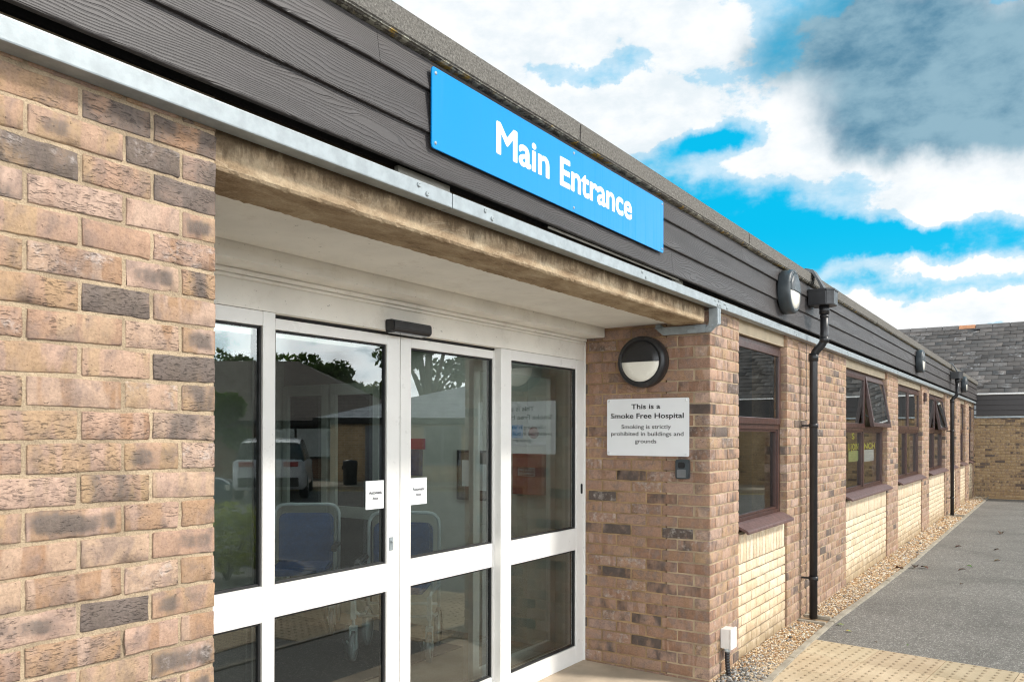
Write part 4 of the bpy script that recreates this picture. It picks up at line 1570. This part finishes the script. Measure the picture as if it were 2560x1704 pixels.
# ------------------------------------------------------------------ small things on the pillar and over the door
ks = empty('key_safe', (X2 - .02, .18, 1.525), 0, 'small black key safe below the corner of the smoke free plate', 'key safe')
KI = Matrix.Translation((-(X2 - .02), -.18, -1.525))
for nm, pts, xo, mt in (('body', rrect(.132, 1.458, .224, 1.586, .014, 4), (X2 - .040, X2 - .004), M_ANTH),
                        ('shutter', rrect(.148, 1.466, .210, 1.520, .006, 3), (X2 - .046, X2 - .0405), simple('grey_shutter', (.16, .165, .17), .5, .1)),
                        ('keypad', rrect(.155, 1.528, .203, 1.568, .012, 4), (X2 - .045, X2 - .0405), M_GASKET)):
    o = MB().prism(pts, 'x', *xo, .003 if nm == 'body' else .001).build(nm, mt, ks)
    o.matrix_parent_inverse = KI

jb = empty('junction_box', (5.34, -.03, .38), 0, 'white electrical box with ribbed black conduit low on the pillar', 'junction box')
JI = Matrix.Translation((-5.34, .03, -.38))
o = MB().box((5.288, -.062, .325), (5.392, -.001, .455), .006).box((5.284, -.078, .321), (5.396, -.0625, .459), .006).build('box', M_WHITE, jb)
o.matrix_parent_inverse = JI
k = MB()
pts = bend([(5.315, -.04, .318), (5.315, -.04, .20), (5.325, -.06, .08)], .08, 6)
dense = []
for a, b_ in zip(pts, pts[1:]):
    m_ = max(1, int((b_ - a).length / .004))
    dense += [a + (b_ - a) * i / m_ for i in range(m_)]
k.tube(dense, [.0175 if (i // 2) % 2 else .0148 for i in range(len(dense))], 14)
o = k.build('conduit', M_BLACK, jb); o.matrix_parent_inverse = JI
o = MB().tube([(5.315, -.04, .326), (5.315, -.04, .303)], .0205, 16).build('gland', M_CHAIRF, jb); o.matrix_parent_inverse = JI

ms = empty('motion_sensor', (3.175, .9, 2.29), 0, 'slim black motion sensor over the sliding doors', 'sensor')
MI = Matrix.Translation((-3.175, -.9, -2.29))
o = MB().prism([(.929, 2.325), (.885, 2.325), (.868, 2.318), (.866, 2.278), (.878, 2.264), (.929, 2.262)], 'x', 3.03, 3.325, .004).build('casing', M_BLACK, ms)
o.matrix_parent_inverse = MI
o = MB().prism([(.928, 2.2616), (.880, 2.2632), (.880, 2.2600), (.928, 2.2585)], 'x', 3.05, 3.305).build('lens', simple('smoked_lens', (.12, .12, .125), .15, .1), ms)
o.matrix_parent_inverse = MI

vb = MB()
vb.box((15.03, -.03, 2.31), (15.19, -.001, 2.455), .006)
for i in range(5):
    vb.box((15.045, -.036, 2.325 + i * .024), (15.175, -.030, 2.338 + i * .024), .002)
tag(vb.build('wall_vent', M_BROWN), 'small brown louvred vent high on a far brick pier', 'vent')
wr = MB()
wr.tube(bend([(XF - .0, -.15, 2.02), (XF - .12, -.16, 2.02), (XF - .1, -1.3, 1.98)], .03), .006, 6)
wr.tube([(XF - .0, -1.3, 1.98), (XF - .1, -1.3, 1.98)], .006, 6)
tag(wr.build('wall_cable', M_BLACK), 'thin black cable strung along the far wing wall', 'cable')

# ------------------------------------------------------------------ lobby things
tag(box('door_mat', (.3, 1.85, .147), (4.88, 4.0, .154), M_MAT, None, .002), 'large dark entrance mat on the lobby floor', 'mat')
fb = empty('document_box', (5.22, 1.45, 1.45), 0, 'red fire safety documents box on the lobby wall', 'box')
FI = Matrix.Translation((-5.22, -1.45, -1.45))
o = MB().box((5.19, 1.325, 1.29), (5.249, 1.612, 1.60), .008).build('box', M_REDBOX, fb); o.matrix_parent_inverse = FI
o = text_fit([('FIRE SAFETY', .063, .20, .178, .017, .006), ('DOCUMENTS', .063, .198, .153, .017, .006)], (5.1895, 1.612, 1.29), (0, -1, 0), (0, 0, 1), M_PAPER, fb, lift=.0008, inv=FI)
k = MB()
for (u0, u1, v0, v1) in ((.055, .208, .203, .206), (.055, .208, .143, .146), (.055, .058, .146, .203), (.205, .208, .146, .203)):
    k.box((5.1885, 1.612 - u1, 1.29 + v0), (5.1898, 1.612 - u0, 1.29 + v1))
o = k.build('label_border', M_PAPER, fb); o.matrix_parent_inverse = FI
nb = empty('notice_board', (5.22, 2.05, 1.45), 0, 'dark framed notice board with papers on the lobby wall', 'notice board')
NI = Matrix.Translation((-5.22, -2.05, -1.45))
k = MB()
k.box((5.235, 1.77, 1.24), (5.249, 2.16, 1.60))
o = k.build('board', simple('brown_pinboard', (.16, .12, .10), .8, .1), nb); o.matrix_parent_inverse = NI
k = MB()
for y0, y1, z0, z1 in ((1.75, 1.77, 1.22, 1.62), (2.16, 2.18, 1.22, 1.62), (1.77, 2.16, 1.22, 1.24), (1.77, 2.16, 1.60, 1.62)):
    k.box((5.225, y0, z0), (5.249, y1, z1), .002)
o = k.build('frame', M_DARKV, nb); o.matrix_parent_inverse = NI
k = MB()
for y0, z0 in ((1.80, 1.30), (1.98, 1.33)):
    k.box((5.231, y0, z0), (5.2345, y0 + .15, z0 + .21))
o = k.build('papers', M_PAPER, nb); o.matrix_parent_inverse = NI
wn = empty('wall_notice', (5.24, 1.5, 1.8), 0, 'pale notice with a blue square and red disc above the red box', 'notice')
NI = Matrix.Translation((-5.24, -1.5, -1.8))
o = MB().box((5.243, 1.33, 1.66), (5.2485, 1.66, 2.0)).build('paper', simple('dull_paper', (.5, .5, .5), .6, .03), wn); o.matrix_parent_inverse = NI
o = MB().box((5.2405, 1.55, 1.72), (5.2427, 1.65, 1.82)).build('blue_square', M_SIGNB, wn); o.matrix_parent_inverse = NI
k = MB().lathe([(0, .002), (.045, .002), (.045, 0)], 24, Matrix.Translation((5.2427, 1.45, 1.76)) @ Matrix.Rotation(R(-90), 4, 'Y'))
o = k.build('red_disc', M_REDBOX, wn); o.matrix_parent_inverse = NI
ps_ = empty('poster', (5.24, 2.65, 1.55), 0, 'pink and blue poster on the lobby wall behind the right sliding door', 'poster')
NI = Matrix.Translation((-5.24, -2.65, -1.55))
o = MB().box((5.243, 2.56, 1.40), (5.2485, 2.74, 1.62)).build('lower_sheet', simple('blue_print', (.06, .09, .22), .5, .3, 20), ps_); o.matrix_parent_inverse = NI
o = MB().box((5.243, 2.53, 1.621), (5.2485, 2.74, 1.71)).build('heading', simple('pink_print', (.45, .04, .10), .5, .1), ps_); o.matrix_parent_inverse = NI


# ------------------------------------------------------------------ transit chairs
def wheelchair(loc, rz, label):
    t = empty('wheelchair', loc, rz, label, 'wheelchair', 'blue transit wheelchairs in the lobby')
    f = MB()   # local +y = front, x across
    hw = .268
    f.tube(bend([(-hw, -.20, .30), (-hw, -.23, 1.0), (hw, -.23, 1.0), (hw, -.20, .30)], .10, 8), .0135, 12)
    for sx in (-1, 1):
        x = sx * hw
        f.tube(bend([(x, -.2, .46), (x, .20, .47), (x, .25, .44), (x, .25, .22)], .07, 6), .0125, 12)
        f.tube(bend([(x, -.2, .26), (x, .05, .28), (x, .24, .36)], .06), .0115, 10)
        f.tube(bend([(x, -.2, .66), (x, .12, .66), (x, .14, .47)], .05), .010, 10)
        f.box((x - .016, .225, .30), (x + .016, .275, .46), .004)
    f.tube([(-hw, -.2, .32), (hw, -.2, .32)], .011, 10)
    f.tube([(-hw, .10, .29), (hw, .10, .29)], .011, 10)
    f.build('frame', M_CHAIRF, t)
    k = MB().prism(rrect(-.225, .46, .225, .93, .06, 6), 'y', -.225, -.17, .014)
    k.build('backrest', M_BLUEFAB, t)
    k = MB().prism(rrect(-.225, -.16, .225, .24, .04, 5), 'z', .47, .535, .016)
    k.build('seat', M_BLUEFAB, t)
    for sx in (-1, 1):
        MB().prism([(-.12, .665), (.10, .665), (.15, .645), (.15, .665), (.11, .695), (-.12, .70)], 'x', sx * hw - .025, sx * hw + .025, .008).build('armrest', M_BLACK, t)
        for yy, r_ in ((.25, .095), (-.19, .145)):
            w_ = MB()
            w_.lathe([(r_ - .022, -.012), (r_ - .004, -.014), (r_, -.006), (r_, .006), (r_ - .004, .014), (r_ - .022, .012)], 28, Matrix.Translation((sx * hw, yy, r_ + .008)) @ Matrix.Rotation(R(90), 4, 'Y'))
            wo = w_.build('wheel', M_RUBBER, t)
            h_ = MB()
            h_.lathe([(0, -.014), (.02, -.014), (.024, -.006), (r_ - .02, -.005), (r_ - .02, .005), (.024, .006), (.02, .014), (0, .014)], 20, Matrix.Translation((sx * hw, yy, r_ + .008)) @ Matrix.Rotation(R(90), 4, 'Y'))
            h_.build('hub', M_CHAIRF, wo)
            if yy > 0:
                k = MB()
                k.box((sx * hw - .026, yy - .015, r_ - .005), (sx * hw - .018, yy + .02, .235), .002)
                k.box((sx * hw + .018, yy - .015, r_ - .005), (sx * hw + .026, yy + .02, .235), .002)
                k.box((sx * hw - .026, yy - .02, .222), (sx * hw + .026, yy + .025, .255), .003)
                k.prism([(yy - .03, .12), (yy + .07, .17), (yy + .075, .155), (yy - .02, .10)], 'x', sx * hw + .028, sx * hw + .034)
                k.build('caster_fork', M_CHAIRF, t)
    return t


fa = YAW - math.pi / 2 + math.pi        # faces the camera
pB = Vector((4.46, 2.12, .154)); pA = Vector((4.565, 3.257, .154))
chB = wheelchair(pB, fa - .05, 'blue wheelchair standing behind the meeting door stiles')
chA = copy_tree(chB)
chA.location = pA
chA.rotation_euler.z = fa + .10
chA['label'] = 'blue wheelchair behind the left sliding door, farther in'

# notices seen through the second window
wp = empty('window_notice', (10.4, .108, 1.6), 0, 'yellow lettering and paper notices inside the window beyond the nearest downpipe', 'notice')
NI = Matrix.Translation((-10.4, -.108, -1.6))
M_YEL = simple('yellow_vinyl', (.85, .82, .04), .5, .05)
o = text_fit([('U JOIN', 9.75, 10.32, 1.575, .075, .03), ('NCH', 10.66, 11.36, 1.575, .075, .03), ('S', 9.95, 10.1, 1.70, .07, .03)], (0, .108, 0), (1, 0, 0), (0, 0, 1), M_YEL, wp, inv=NI)
for nm, x0, x1, z0, z1, mt in (('paper', 9.80, 10.33, 1.44, 1.565, simple('yellow_paper', (.55, .62, .25), .6, .03)), ('paper', 10.68, 11.30, 1.42, 1.565, M_PAPER)):
    o = MB().box((x0, .109, z0), (x1, .111, z1)).build(nm, mt, wp)
    o.matrix_parent_inverse = NI

# ------------------------------------------------------------------ fallen leaves
def leaf(x, y, size, col, label, group=None, curl=.35, seed=0):
    r_ = random.Random(seed)
    n = 7
    V, Fq = [], []
    for i in range(n):
        t = i / (n - 1)
        w = math.sin(math.pi * min(1, .06 + t * .94)) ** .8 * .30 * (1 + .25 * r_.uniform(-1, 1))
        for q in (-1, 0, 1):
            V.append(((t - .5), q * w, abs(q) * w * curl + .18 * curl * math.sin(t * 3.1 + r_.random()) + .03))
    for i in range(n - 1):
        for q in range(2):
            a = i * 3 + q
            Fq.append((a, a + 3, a + 4, a + 1))
    V = np.array(V) * size * .5
    bt = np.tile([*col, 1], (len(V), 1)) * np.array([[*(1 + .25 * rng.normal(0, 1, 3)), 1] for _ in V]).clip(.5, 1.5)
    me = quad_mesh('fallen_leaf', V, np.array(Fq), None, bt, True)
    o = link('fallen_leaf', me, M_LEAF)
    o.location = (x, y, GZ + .006)
    o.rotation_euler = (r_.uniform(-.2, .2), r_.uniform(-.2, .2), r_.uniform(0, 6.28))
    return tag(o, label, 'leaf', group)


BR, GN, YG = (.10, .055, .03), (.10, .20, .03), (.34, .30, .10)
LG = 'fallen leaves on the tarmac'
leaf(7.30, -.33, .13, YG, 'yellow green leaf lying on the kerb by the nearest gully', LG, .3, 1)
leaf(7.10, -.44, .10, YG, 'small yellow green leaf on the tarmac just inside the kerb', LG, .3, 2)
leaf(11.45, -.96, .13, GN, 'bright green leaf among brown leaves on the tarmac', LG, .4, 3)
leaf(15.55, -1.08, .30, BR, 'largest dark crumpled leaf, farthest out on the tarmac', LG, .6, 4)
leaf(10.96, -.43, .26, BR, 'dark curled leaf against the kerb', LG, .7, 5)
leaf(10.73, -.28, .24, BR, 'dark leaf on the gravel beside the kerb', LG, .6, 6)
leaf(11.0, -.52, .22, (.15, .09, .05), 'long brown leaf just off the kerb', LG, .5, 16)
leaf(6.85, -.69, .07, (.12, .08, .05), 'tiny brown leaf at the edge of the buff paving', LG, .4, 7)
leaf(6.90, -.91, .05, GN, 'tiny green leaf at the edge of the buff paving', LG, .3, 8)
for i, (x, y, sz) in enumerate([(13.34, -.66, .18), (13.3, -1.14, .16), (12.16, -1.21, .15), (11.09, -.91, .17), (10.04, -1.0, .10), (11.8, -.33, .14)]):
    leaf(x, y, sz, BR if i != 2 else (.30, .2, .1), 'small brown leaf lying loose on the tarmac', LG, .5, 20 + i)

# ------------------------------------------------------------------ the far side of the yard (seen in the glass)
MO = Vector((0, 1.91 + 1.885))
MF, MR = Vector((.829, -.559)), Vector((.559, .829))


def RP(lx, d, z=GZ):
    p = MO + MF * d + MR * lx
    return (p.x, p.y, z)


ROT = math.atan2(.829, .559) + math.pi       # local +x = toward -MR, local +y = away from MF => front faces +y... used with x mirrored


def bungalow(lx0, lx1, d0, depth, eave, ridge, hipL, hipR, wallm, roofm, label, feats, name='bungalow'):
    """front wall along MR at distance d0; local x = lx, local y = -distance"""
    t = empty(name, RP(0, d0, 0), math.atan2(.829, .559), label, 'building')
    # local frame: x along MR, y = toward the yard (-MF)
    k = MB()
    k.box((lx0, -depth, 0), (lx1, 0, eave + .02))
    k.build('wall', wallm, t)
    oh = .45
    a0, a1, y0, y1 = lx0 - oh, lx1 + oh, oh, -depth - oh
    ym = -depth / 2
    k = MB()
    P = [(a0, y0, eave), (a1, y0, eave), (a1, y1, eave), (a0, y1, eave)]
    r0, r1 = (a0 + hipL, ym, ridge), (a1 - hipR, ym, ridge)
    k.quad(P[0], P[1], r1, r0); k.quad(P[2], P[3], r0, r1)
    b = k.b
    for tri in ((P[3], P[0], r0), (P[1], P[2], r1)):
        b.faces.new([b.verts.new(p) for p in tri])
    k.build('roof', roofm, t)
    k = MB()
    k.box((a0, y0 - .02, eave - .16), (a1, y0 + .05, eave + .015), .01)
    k.box((a0, -.02, eave - .18), (a1, y0 - .03, eave - .15))
    k.build('fascia', M_DARKV, t)
    for (nm, x0, x1, z0, z1, mat) in feats:
        f = MB()
        frame_rect(f, x0, x1, z0, z1, .07, -.02, .05)
        if nm == 'window':
            m_ = (x0 + x1) / 2
            f.box((m_ - .035, -.02, z0 + .071), (m_ + .035, .049, z1 - .071))
        fo = f.build(nm, mat[0], t)
        MB().box((x0 + .071, -.01, z0 + .071), (x1 - .071, .012, z1 - .071)).build('pane' if nm == 'window' else 'panel', mat[1], fo)
    return t


def roof_mat(name, col, hgt):
    m, n = newmat(name)
    oc = n.n('ShaderNodeTexCoord').outputs['Object']
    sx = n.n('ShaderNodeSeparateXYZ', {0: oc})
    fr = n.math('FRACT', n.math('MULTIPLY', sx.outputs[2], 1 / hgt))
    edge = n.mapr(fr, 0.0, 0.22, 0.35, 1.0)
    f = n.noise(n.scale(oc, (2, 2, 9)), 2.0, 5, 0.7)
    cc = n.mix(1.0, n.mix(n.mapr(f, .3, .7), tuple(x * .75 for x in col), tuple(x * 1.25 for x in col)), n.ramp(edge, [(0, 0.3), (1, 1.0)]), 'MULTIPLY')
    finish(n, cc, .85, fr, .6, .03, spec=.3)
    return m


def wall_tex(name, c1, c2, mort):
    m, n = newmat(name)
    oc = n.n('ShaderNodeTexCoord').outputs['Object']
    sx = n.n('ShaderNodeSeparateXYZ', {0: oc})
    cv = n.n('ShaderNodeCombineXYZ', {0: n.math('ADD', sx.outputs[0], sx.outputs[1]), 1: sx.outputs[2], 2: 0.0}).outputs[0]
    bk_ = n.n('ShaderNodeTexBrick', {'Vector': cv, 'Color1': (*c1, 1), 'Color2': (*c2, 1), 'Mortar': (*mort, 1), 'Scale': 1.0,
                                     'Mortar Size': .008, 'Brick Width': .225, 'Row Height': .075})
    col = n.mix(1.0, bk_.outputs[0], n.ramp(n.noise(oc, 3, 5), [(0.3, .75), (.7, 1.2)]), 'MULTIPLY')
    finish(n, col, .9, bk_.outputs[1], -.4, .008, spec=.2)
    return m


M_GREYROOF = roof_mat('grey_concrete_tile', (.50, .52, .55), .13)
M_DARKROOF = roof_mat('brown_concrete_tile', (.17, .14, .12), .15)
M_WALLA = wall_tex('buff_brickwork', (.52, .37, .21), (.40, .27, .14), (.50, .42, .31))
M_WALLB = wall_tex('red_brickwork', (.20, .10, .06), (.15, .075, .045), (.3, .24, .18))
M_DGREY = simple('grey_door_paint', (.20, .21, .23), .5, .1)
M_CURT = simple('window_blind', (.45, .50, .50), .3, .08)
M_DIM = simple('dim_window', (.06, .065, .06), .15, .2)
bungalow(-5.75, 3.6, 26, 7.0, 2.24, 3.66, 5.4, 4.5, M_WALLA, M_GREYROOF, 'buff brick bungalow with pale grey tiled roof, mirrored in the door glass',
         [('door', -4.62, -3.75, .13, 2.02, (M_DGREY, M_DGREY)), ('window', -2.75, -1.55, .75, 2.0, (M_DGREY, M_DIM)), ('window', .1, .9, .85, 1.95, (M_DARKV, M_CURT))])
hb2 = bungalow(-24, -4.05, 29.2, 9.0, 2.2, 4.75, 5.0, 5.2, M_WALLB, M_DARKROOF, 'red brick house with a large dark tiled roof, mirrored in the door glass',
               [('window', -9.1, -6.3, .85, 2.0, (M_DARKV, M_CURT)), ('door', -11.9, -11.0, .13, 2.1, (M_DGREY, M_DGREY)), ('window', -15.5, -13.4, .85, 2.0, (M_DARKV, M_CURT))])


# trees
def tree(lx, d, h, spread, label, seed, leafc, n_leaf=3600, trunk_h=.35):
    r_ = np.random.default_rng(seed)
    t = empty('tree', RP(lx, d, GZ), seed * .7, label, 'tree', 'trees mirrored in the glass')
    k = MB()
    th = h * trunk_h
    k.tube([(0, 0, -.2), (.05, 0, th * .5), (0, .08, th), (.1, 0, h * .7)], [h * .035, h * .028, h * .022, h * .008], 9)
    blobs_ = []
    for i in range(10):
        a = r_.uniform(0, 6.28); e = r_.uniform(.25, 1.0)
        rr = spread * r_.uniform(.25, .85) * math.sqrt(1 - (e - .35) ** 2 * .9 if e > .35 else 1)
        p = np.array([rr * math.cos(a), rr * math.sin(a), th * .9 + (h - th * .9) * e * .88])
        k.tube([(0, .05, th * .8), tuple(p * np.array([.5, .5, 1]) * np.array([1, 1, .85])), tuple(p)], [h * .014, h * .009, h * .003], 6)
        blobs_.append((p, spread * r_.uniform(.28, .48)))
    blobs_.append((np.array([0, 0, h * .85]), spread * .45))
    k.build('trunk', M_BARK, t)
    V, bt = [], []
    for i in range(n_leaf):
        p, br = blobs_[r_.integers(len(blobs_))]
        dv = r_.normal(0, 1, 3); dv /= np.linalg.norm(dv)
        q = p + dv * br * r_.uniform(.5, 1.05) ** .6 * np.array([1, 1, .8])
        sz = .10 + .10 * r_.random()
        u = r_.normal(0, 1, 3); u /= np.linalg.norm(u)
        v = np.cross(u, r_.normal(0, 1, 3)); v /= np.linalg.norm(v)
        V += [q - u * sz, q + v * sz * .55, q + u * sz, q - v * sz * .55]
        cc = np.array(leafc) * r_.uniform(.6, 1.45)
        bt += [[*cc, 1]] * 4
    me = quad_mesh('crown', np.array(V), np.arange(len(V)).reshape(-1, 4), None, np.array(bt))
    link('crown', me, M_FOLIAGE, t)
    return t


LC, LC2, LC3 = (.075, .12, .03), (.12, .14, .035), (.055, .09, .03)
for i, (lx, d, h, sp_, lab, lc) in enumerate([
        (-15.6, 43, 5.9, 3.0, 'dark rounded tree behind the roof ridge at the mirrored left end', LC3),
        (-12.3, 44, 5.9, 2.6, 'mid green tree rising over the dark roof, first left of its hip', LC),
        (-10.2, 43, 5.2, 2.2, 'dark green tree rising over the hip of the dark roof', LC3),
        (-8.7, 43, 4.5, 2.0, 'olive tree behind the hip of the dark roof', LC2),
        (-7.4, 42, 4.0, 1.8, 'low olive tree where the two roofs meet', LC2),
        (-4.0, 39, 9.5, 2.4, 'tall tree standing behind the grey roof', LC3),
        (0.6, 40, 9.0, 3.6, 'broad dark tree behind the right half of the grey roof', LC),
        (5.5, 41, 9.0, 3.8, 'dark tree beyond the right end of the grey roof', LC3),
        (-10.0, 27, 3.0, 1.2, 'leafy small tree in front of the red brick house', LC),
        (-22, 38, 6.0, 4.0, 'large tree at the far left of the red brick house', LC)]):
    tree(lx, d, h, sp_, lab, 30 + i, lc)


def shrub(lx, d, h, r_, label, seed, col):
    g = np.random.default_rng(seed)
    t = empty('shrub', RP(lx, d, GZ), 0, label, 'shrub')
    k = MB()
    for a in range(6):
        k.tube([(0, 0, 0), (r_ * .5 * math.cos(a), r_ * .5 * math.sin(a), h * .7)], [.02, .006], 6)
    k.build('stem', M_BARK, t)
    V, bt = [], []
    for i in range(1500):
        dv = g.normal(0, 1, 3); dv /= np.linalg.norm(dv)
        q = np.array([0, 0, h * .55]) + dv * np.array([r_, r_, h * .45]) * g.uniform(.6, 1.05)
        u = g.normal(0, 1, 3); u /= np.linalg.norm(u); v = np.cross(u, g.normal(0, 1, 3)); v /= np.linalg.norm(v)
        z_ = .035
        V += [q - u * z_, q + v * z_ * .6, q + u * z_, q - v * z_ * .6]
        bt += [[*(np.array(col) * g.uniform(.6, 1.4)), 1]] * 4
    me = quad_mesh('foliage', np.array(V), np.arange(len(V)).reshape(-1, 4), None, np.array(bt))
    link('foliage', me, M_FOLIAGE, t)


shrub(-3.15, 9.0, .85, .55, 'yellow green clipped shrub inside the round kerb', 5, (.22, .24, .03))
pb = MB()
for (r0, r1, z1) in ((.95, 1.07, .09), ):
    for i in range(28):
        a0, a1 = i * 2 * math.pi / 28, (i + .96) * 2 * math.pi / 28
        cx_, cy_, _ = RP(-3.2, 9.0)
        q = [(cx_ + r * math.cos(a), cy_ + r * math.sin(a)) for r, a in ((r0, a0), (r1, a0), (r1, a1), (r0, a1))]
        pb.prism(q, 'z', GZ - .02, GZ + z1, .01)
tag(pb.build('planter_kerb', M_CONC), 'round concrete kerb ringing the yellow green shrub', 'kerb')
# pavement and double yellow line along the bungalows
pm = MB()
pts = [RP(-30, 23.4, GZ + .10), RP(8, 23.4, GZ + .10), RP(8, 26.0, GZ + .10), RP(-30, 26.0, GZ + .10)]
for z_ in (0,):
    A = [pm.b.verts.new(p) for p in pts]
    Bv = [pm.b.verts.new((p[0], p[1], GZ - .05)) for p in pts]
    pm.b.faces.new(A)
    for i in range(4):
        pm.b.faces.new((A[i], A[(i + 1) % 4], Bv[(i + 1) % 4], Bv[i]))
tag(pm.build('pavement', M_SLAB), kind='structure')
yl = MB()
for dd in (22.9, 23.15):
    yl.quad(RP(-30, dd, GZ + .004), RP(8, dd, GZ + .004), RP(8, dd + .1, GZ + .004), RP(-30, dd + .1, GZ + .004))
tag(yl.build('road_marking', simple('yellow_road_paint', (.50, .38, .06), .8, .2)), kind='structure')
bn = empty('litter_bin', RP(-4.75, 24.2, GZ + .1), 0, 'black litter bin on the pavement before the bungalow', 'bin')
MB().lathe([(0, 0), (.17, 0), (.2, .02), (.22, .62), (.23, .66), (.20, .72), (.0, .76)], 20).build('body', M_BLACK, bn)
MB().box((-.12, -.235, .45), (.12, -.2, .56), .01).build('opening', M_GASKET, bn)


# cars
def car(loc, rz, paint, L, Wd, H, label, name):
    t = empty(name, loc, rz, label, 'car', 'parked cars mirrored in the glass')
    # local +x = front
    prof = [(-.50, .32, .70, .0), (-.495, .24, .80, .0)]
    sta = [(-.50, .26, .62, .80), (-.485, .20, .66, .92), (-.44, .17, .66, .97), (-.30, .16, .65, 1.0), (0, .16, .64, 1.0), (.22, .16, .63, 1.0), (.38, .17, .58, .98), (.46, .20, .53, .90), (.50, .28, .48, .72)]
    k = MB()
    rings = []
    for (xs_, zb, zt, wf) in sta:
        w = Wd / 2 * wf
        zb, zt = zb * H, zt * H
        pr = [(-w * .92, zb), (-w, zb + .10), (-w, (zb + zt) / 2), (-w * .98, zt - .05), (-w * .90, zt), (0, zt + .02), (w * .90, zt), (w * .98, zt - .05), (w, (zb + zt) / 2), (w, zb + .10), (w * .92, zb), (0, zb - .01)]
        rings.append([k.b.verts.new((xs_ * L, y, z)) for y, z in pr])
    for a, b_ in zip(rings, rings[1:]):
        for i in range(12):
            k.b.faces.new((a[i], a[(i + 1) % 12], b_[(i + 1) % 12], b_[i])).smooth = True
    k.b.faces.new(rings[0]); k.b.faces.new(rings[-1])
    # cabin roof
    cab = [(-.47, .64, .64, .90), (-.40, .64, .93, .80), (-.25, .63, .99, .78), (.02, .62, 1.0, .78), (.14, .62, .96, .80), (.30, .60, .62, .88)]
    tops = []
    for xs_, zb, zt, wf in cab:
        w = Wd / 2
        tops.append([k.b.verts.new((xs_ * L, y, z)) for y, z in ((-w * wf, zt * H - .03), (-w * wf * .9, zt * H), (0, zt * H + .015), (w * wf * .9, zt * H), (w * wf, zt * H - .03))])
    for a, b_ in zip(tops[1:5], tops[2:5]):
        for i in range(4):
            k.b.faces.new((a[i], a[i + 1], b_[i + 1], b_[i])).smooth = True
    k.build('body', paint, t)
    g_ = MB()
    gl = []
    for xs_, zb, zt, wf in cab:
        w = Wd / 2
        gl.append([g_.b.verts.new((xs_ * L, y, z)) for y, z in ((-w * .93, zb * H), (-w * wf * .99, zt * H - .035), (-w * wf * .88, zt * H - .006), (w * wf * .88, zt * H - .006), (w * wf * .99, zt * H - .035), (w * .93, zb * H))])
    for a, b_ in zip(gl, gl[1:]):
        for i in range(5):
            g_.b.faces.new((a[i], a[i + 1], b_[i + 1], b_[i])).smooth = True
    g_.build('windows', M_DIM, t)
    for sx in (-1, 1):
        for xx in (-.30, .31):
            w_ = MB()
            w_.lathe([(0, -.09), (.2, -.10), (.30, -.10), (.33, -.06), (.33, .06), (.30, .10), (.2, .10), (0, .09)], 24, Matrix.Translation((xx * L, sx * (Wd / 2 - .1), .33)) @ Matrix.Rotation(R(90), 4, 'X'))
            wo = w_.build('wheel', M_GASKET, t)
            MB().lathe([(0, .104), (.2, .106), (.205, .1)], 20, Matrix.Translation((xx * L, sx * (Wd / 2 - .1), .33)) @ Matrix.Rotation(R(-90 * sx), 4, 'X')).build('rim', M_GALV, wo)
        MB().box((-.505 * L, sx * Wd * .30 - .17, .55 * H), (-.478 * L, sx * Wd * .30 + .17, .63 * H), .02).build('tail_light', M_REDBOX, t)
        MB().box((.46 * L, sx * Wd * .33 - .15, .42 * H), (.492 * L, sx * Wd * .33 + .15, .49 * H), .02).build('headlight', M_OPAL, t)
    MB().box((-.506 * L, -Wd * .40, .23 * H), (-.47 * L, Wd * .40, .38 * H), .03).build('bumper', M_BLACK, t)
    return t


M_CARW = simple('white_car_paint', (.62, .63, .65), .15, .02)
M_CARB = simple('blue_car_paint', (.03, .06, .10), .15, .05)
yawc = math.atan2(-.559, .829)
car(RP(-6.2, 21.5, GZ), yawc - .20, M_CARW, 4.3, 1.82, 1.50, 'white hatchback parked before the red brick house, seen from behind', 'parked_car')
car(RP(-7.2, 14.5, GZ), yawc + 1.25, M_CARB, 4.2, 1.75, 1.45, 'dark blue car parked nearest, at the mirrored left edge', 'parked_car')
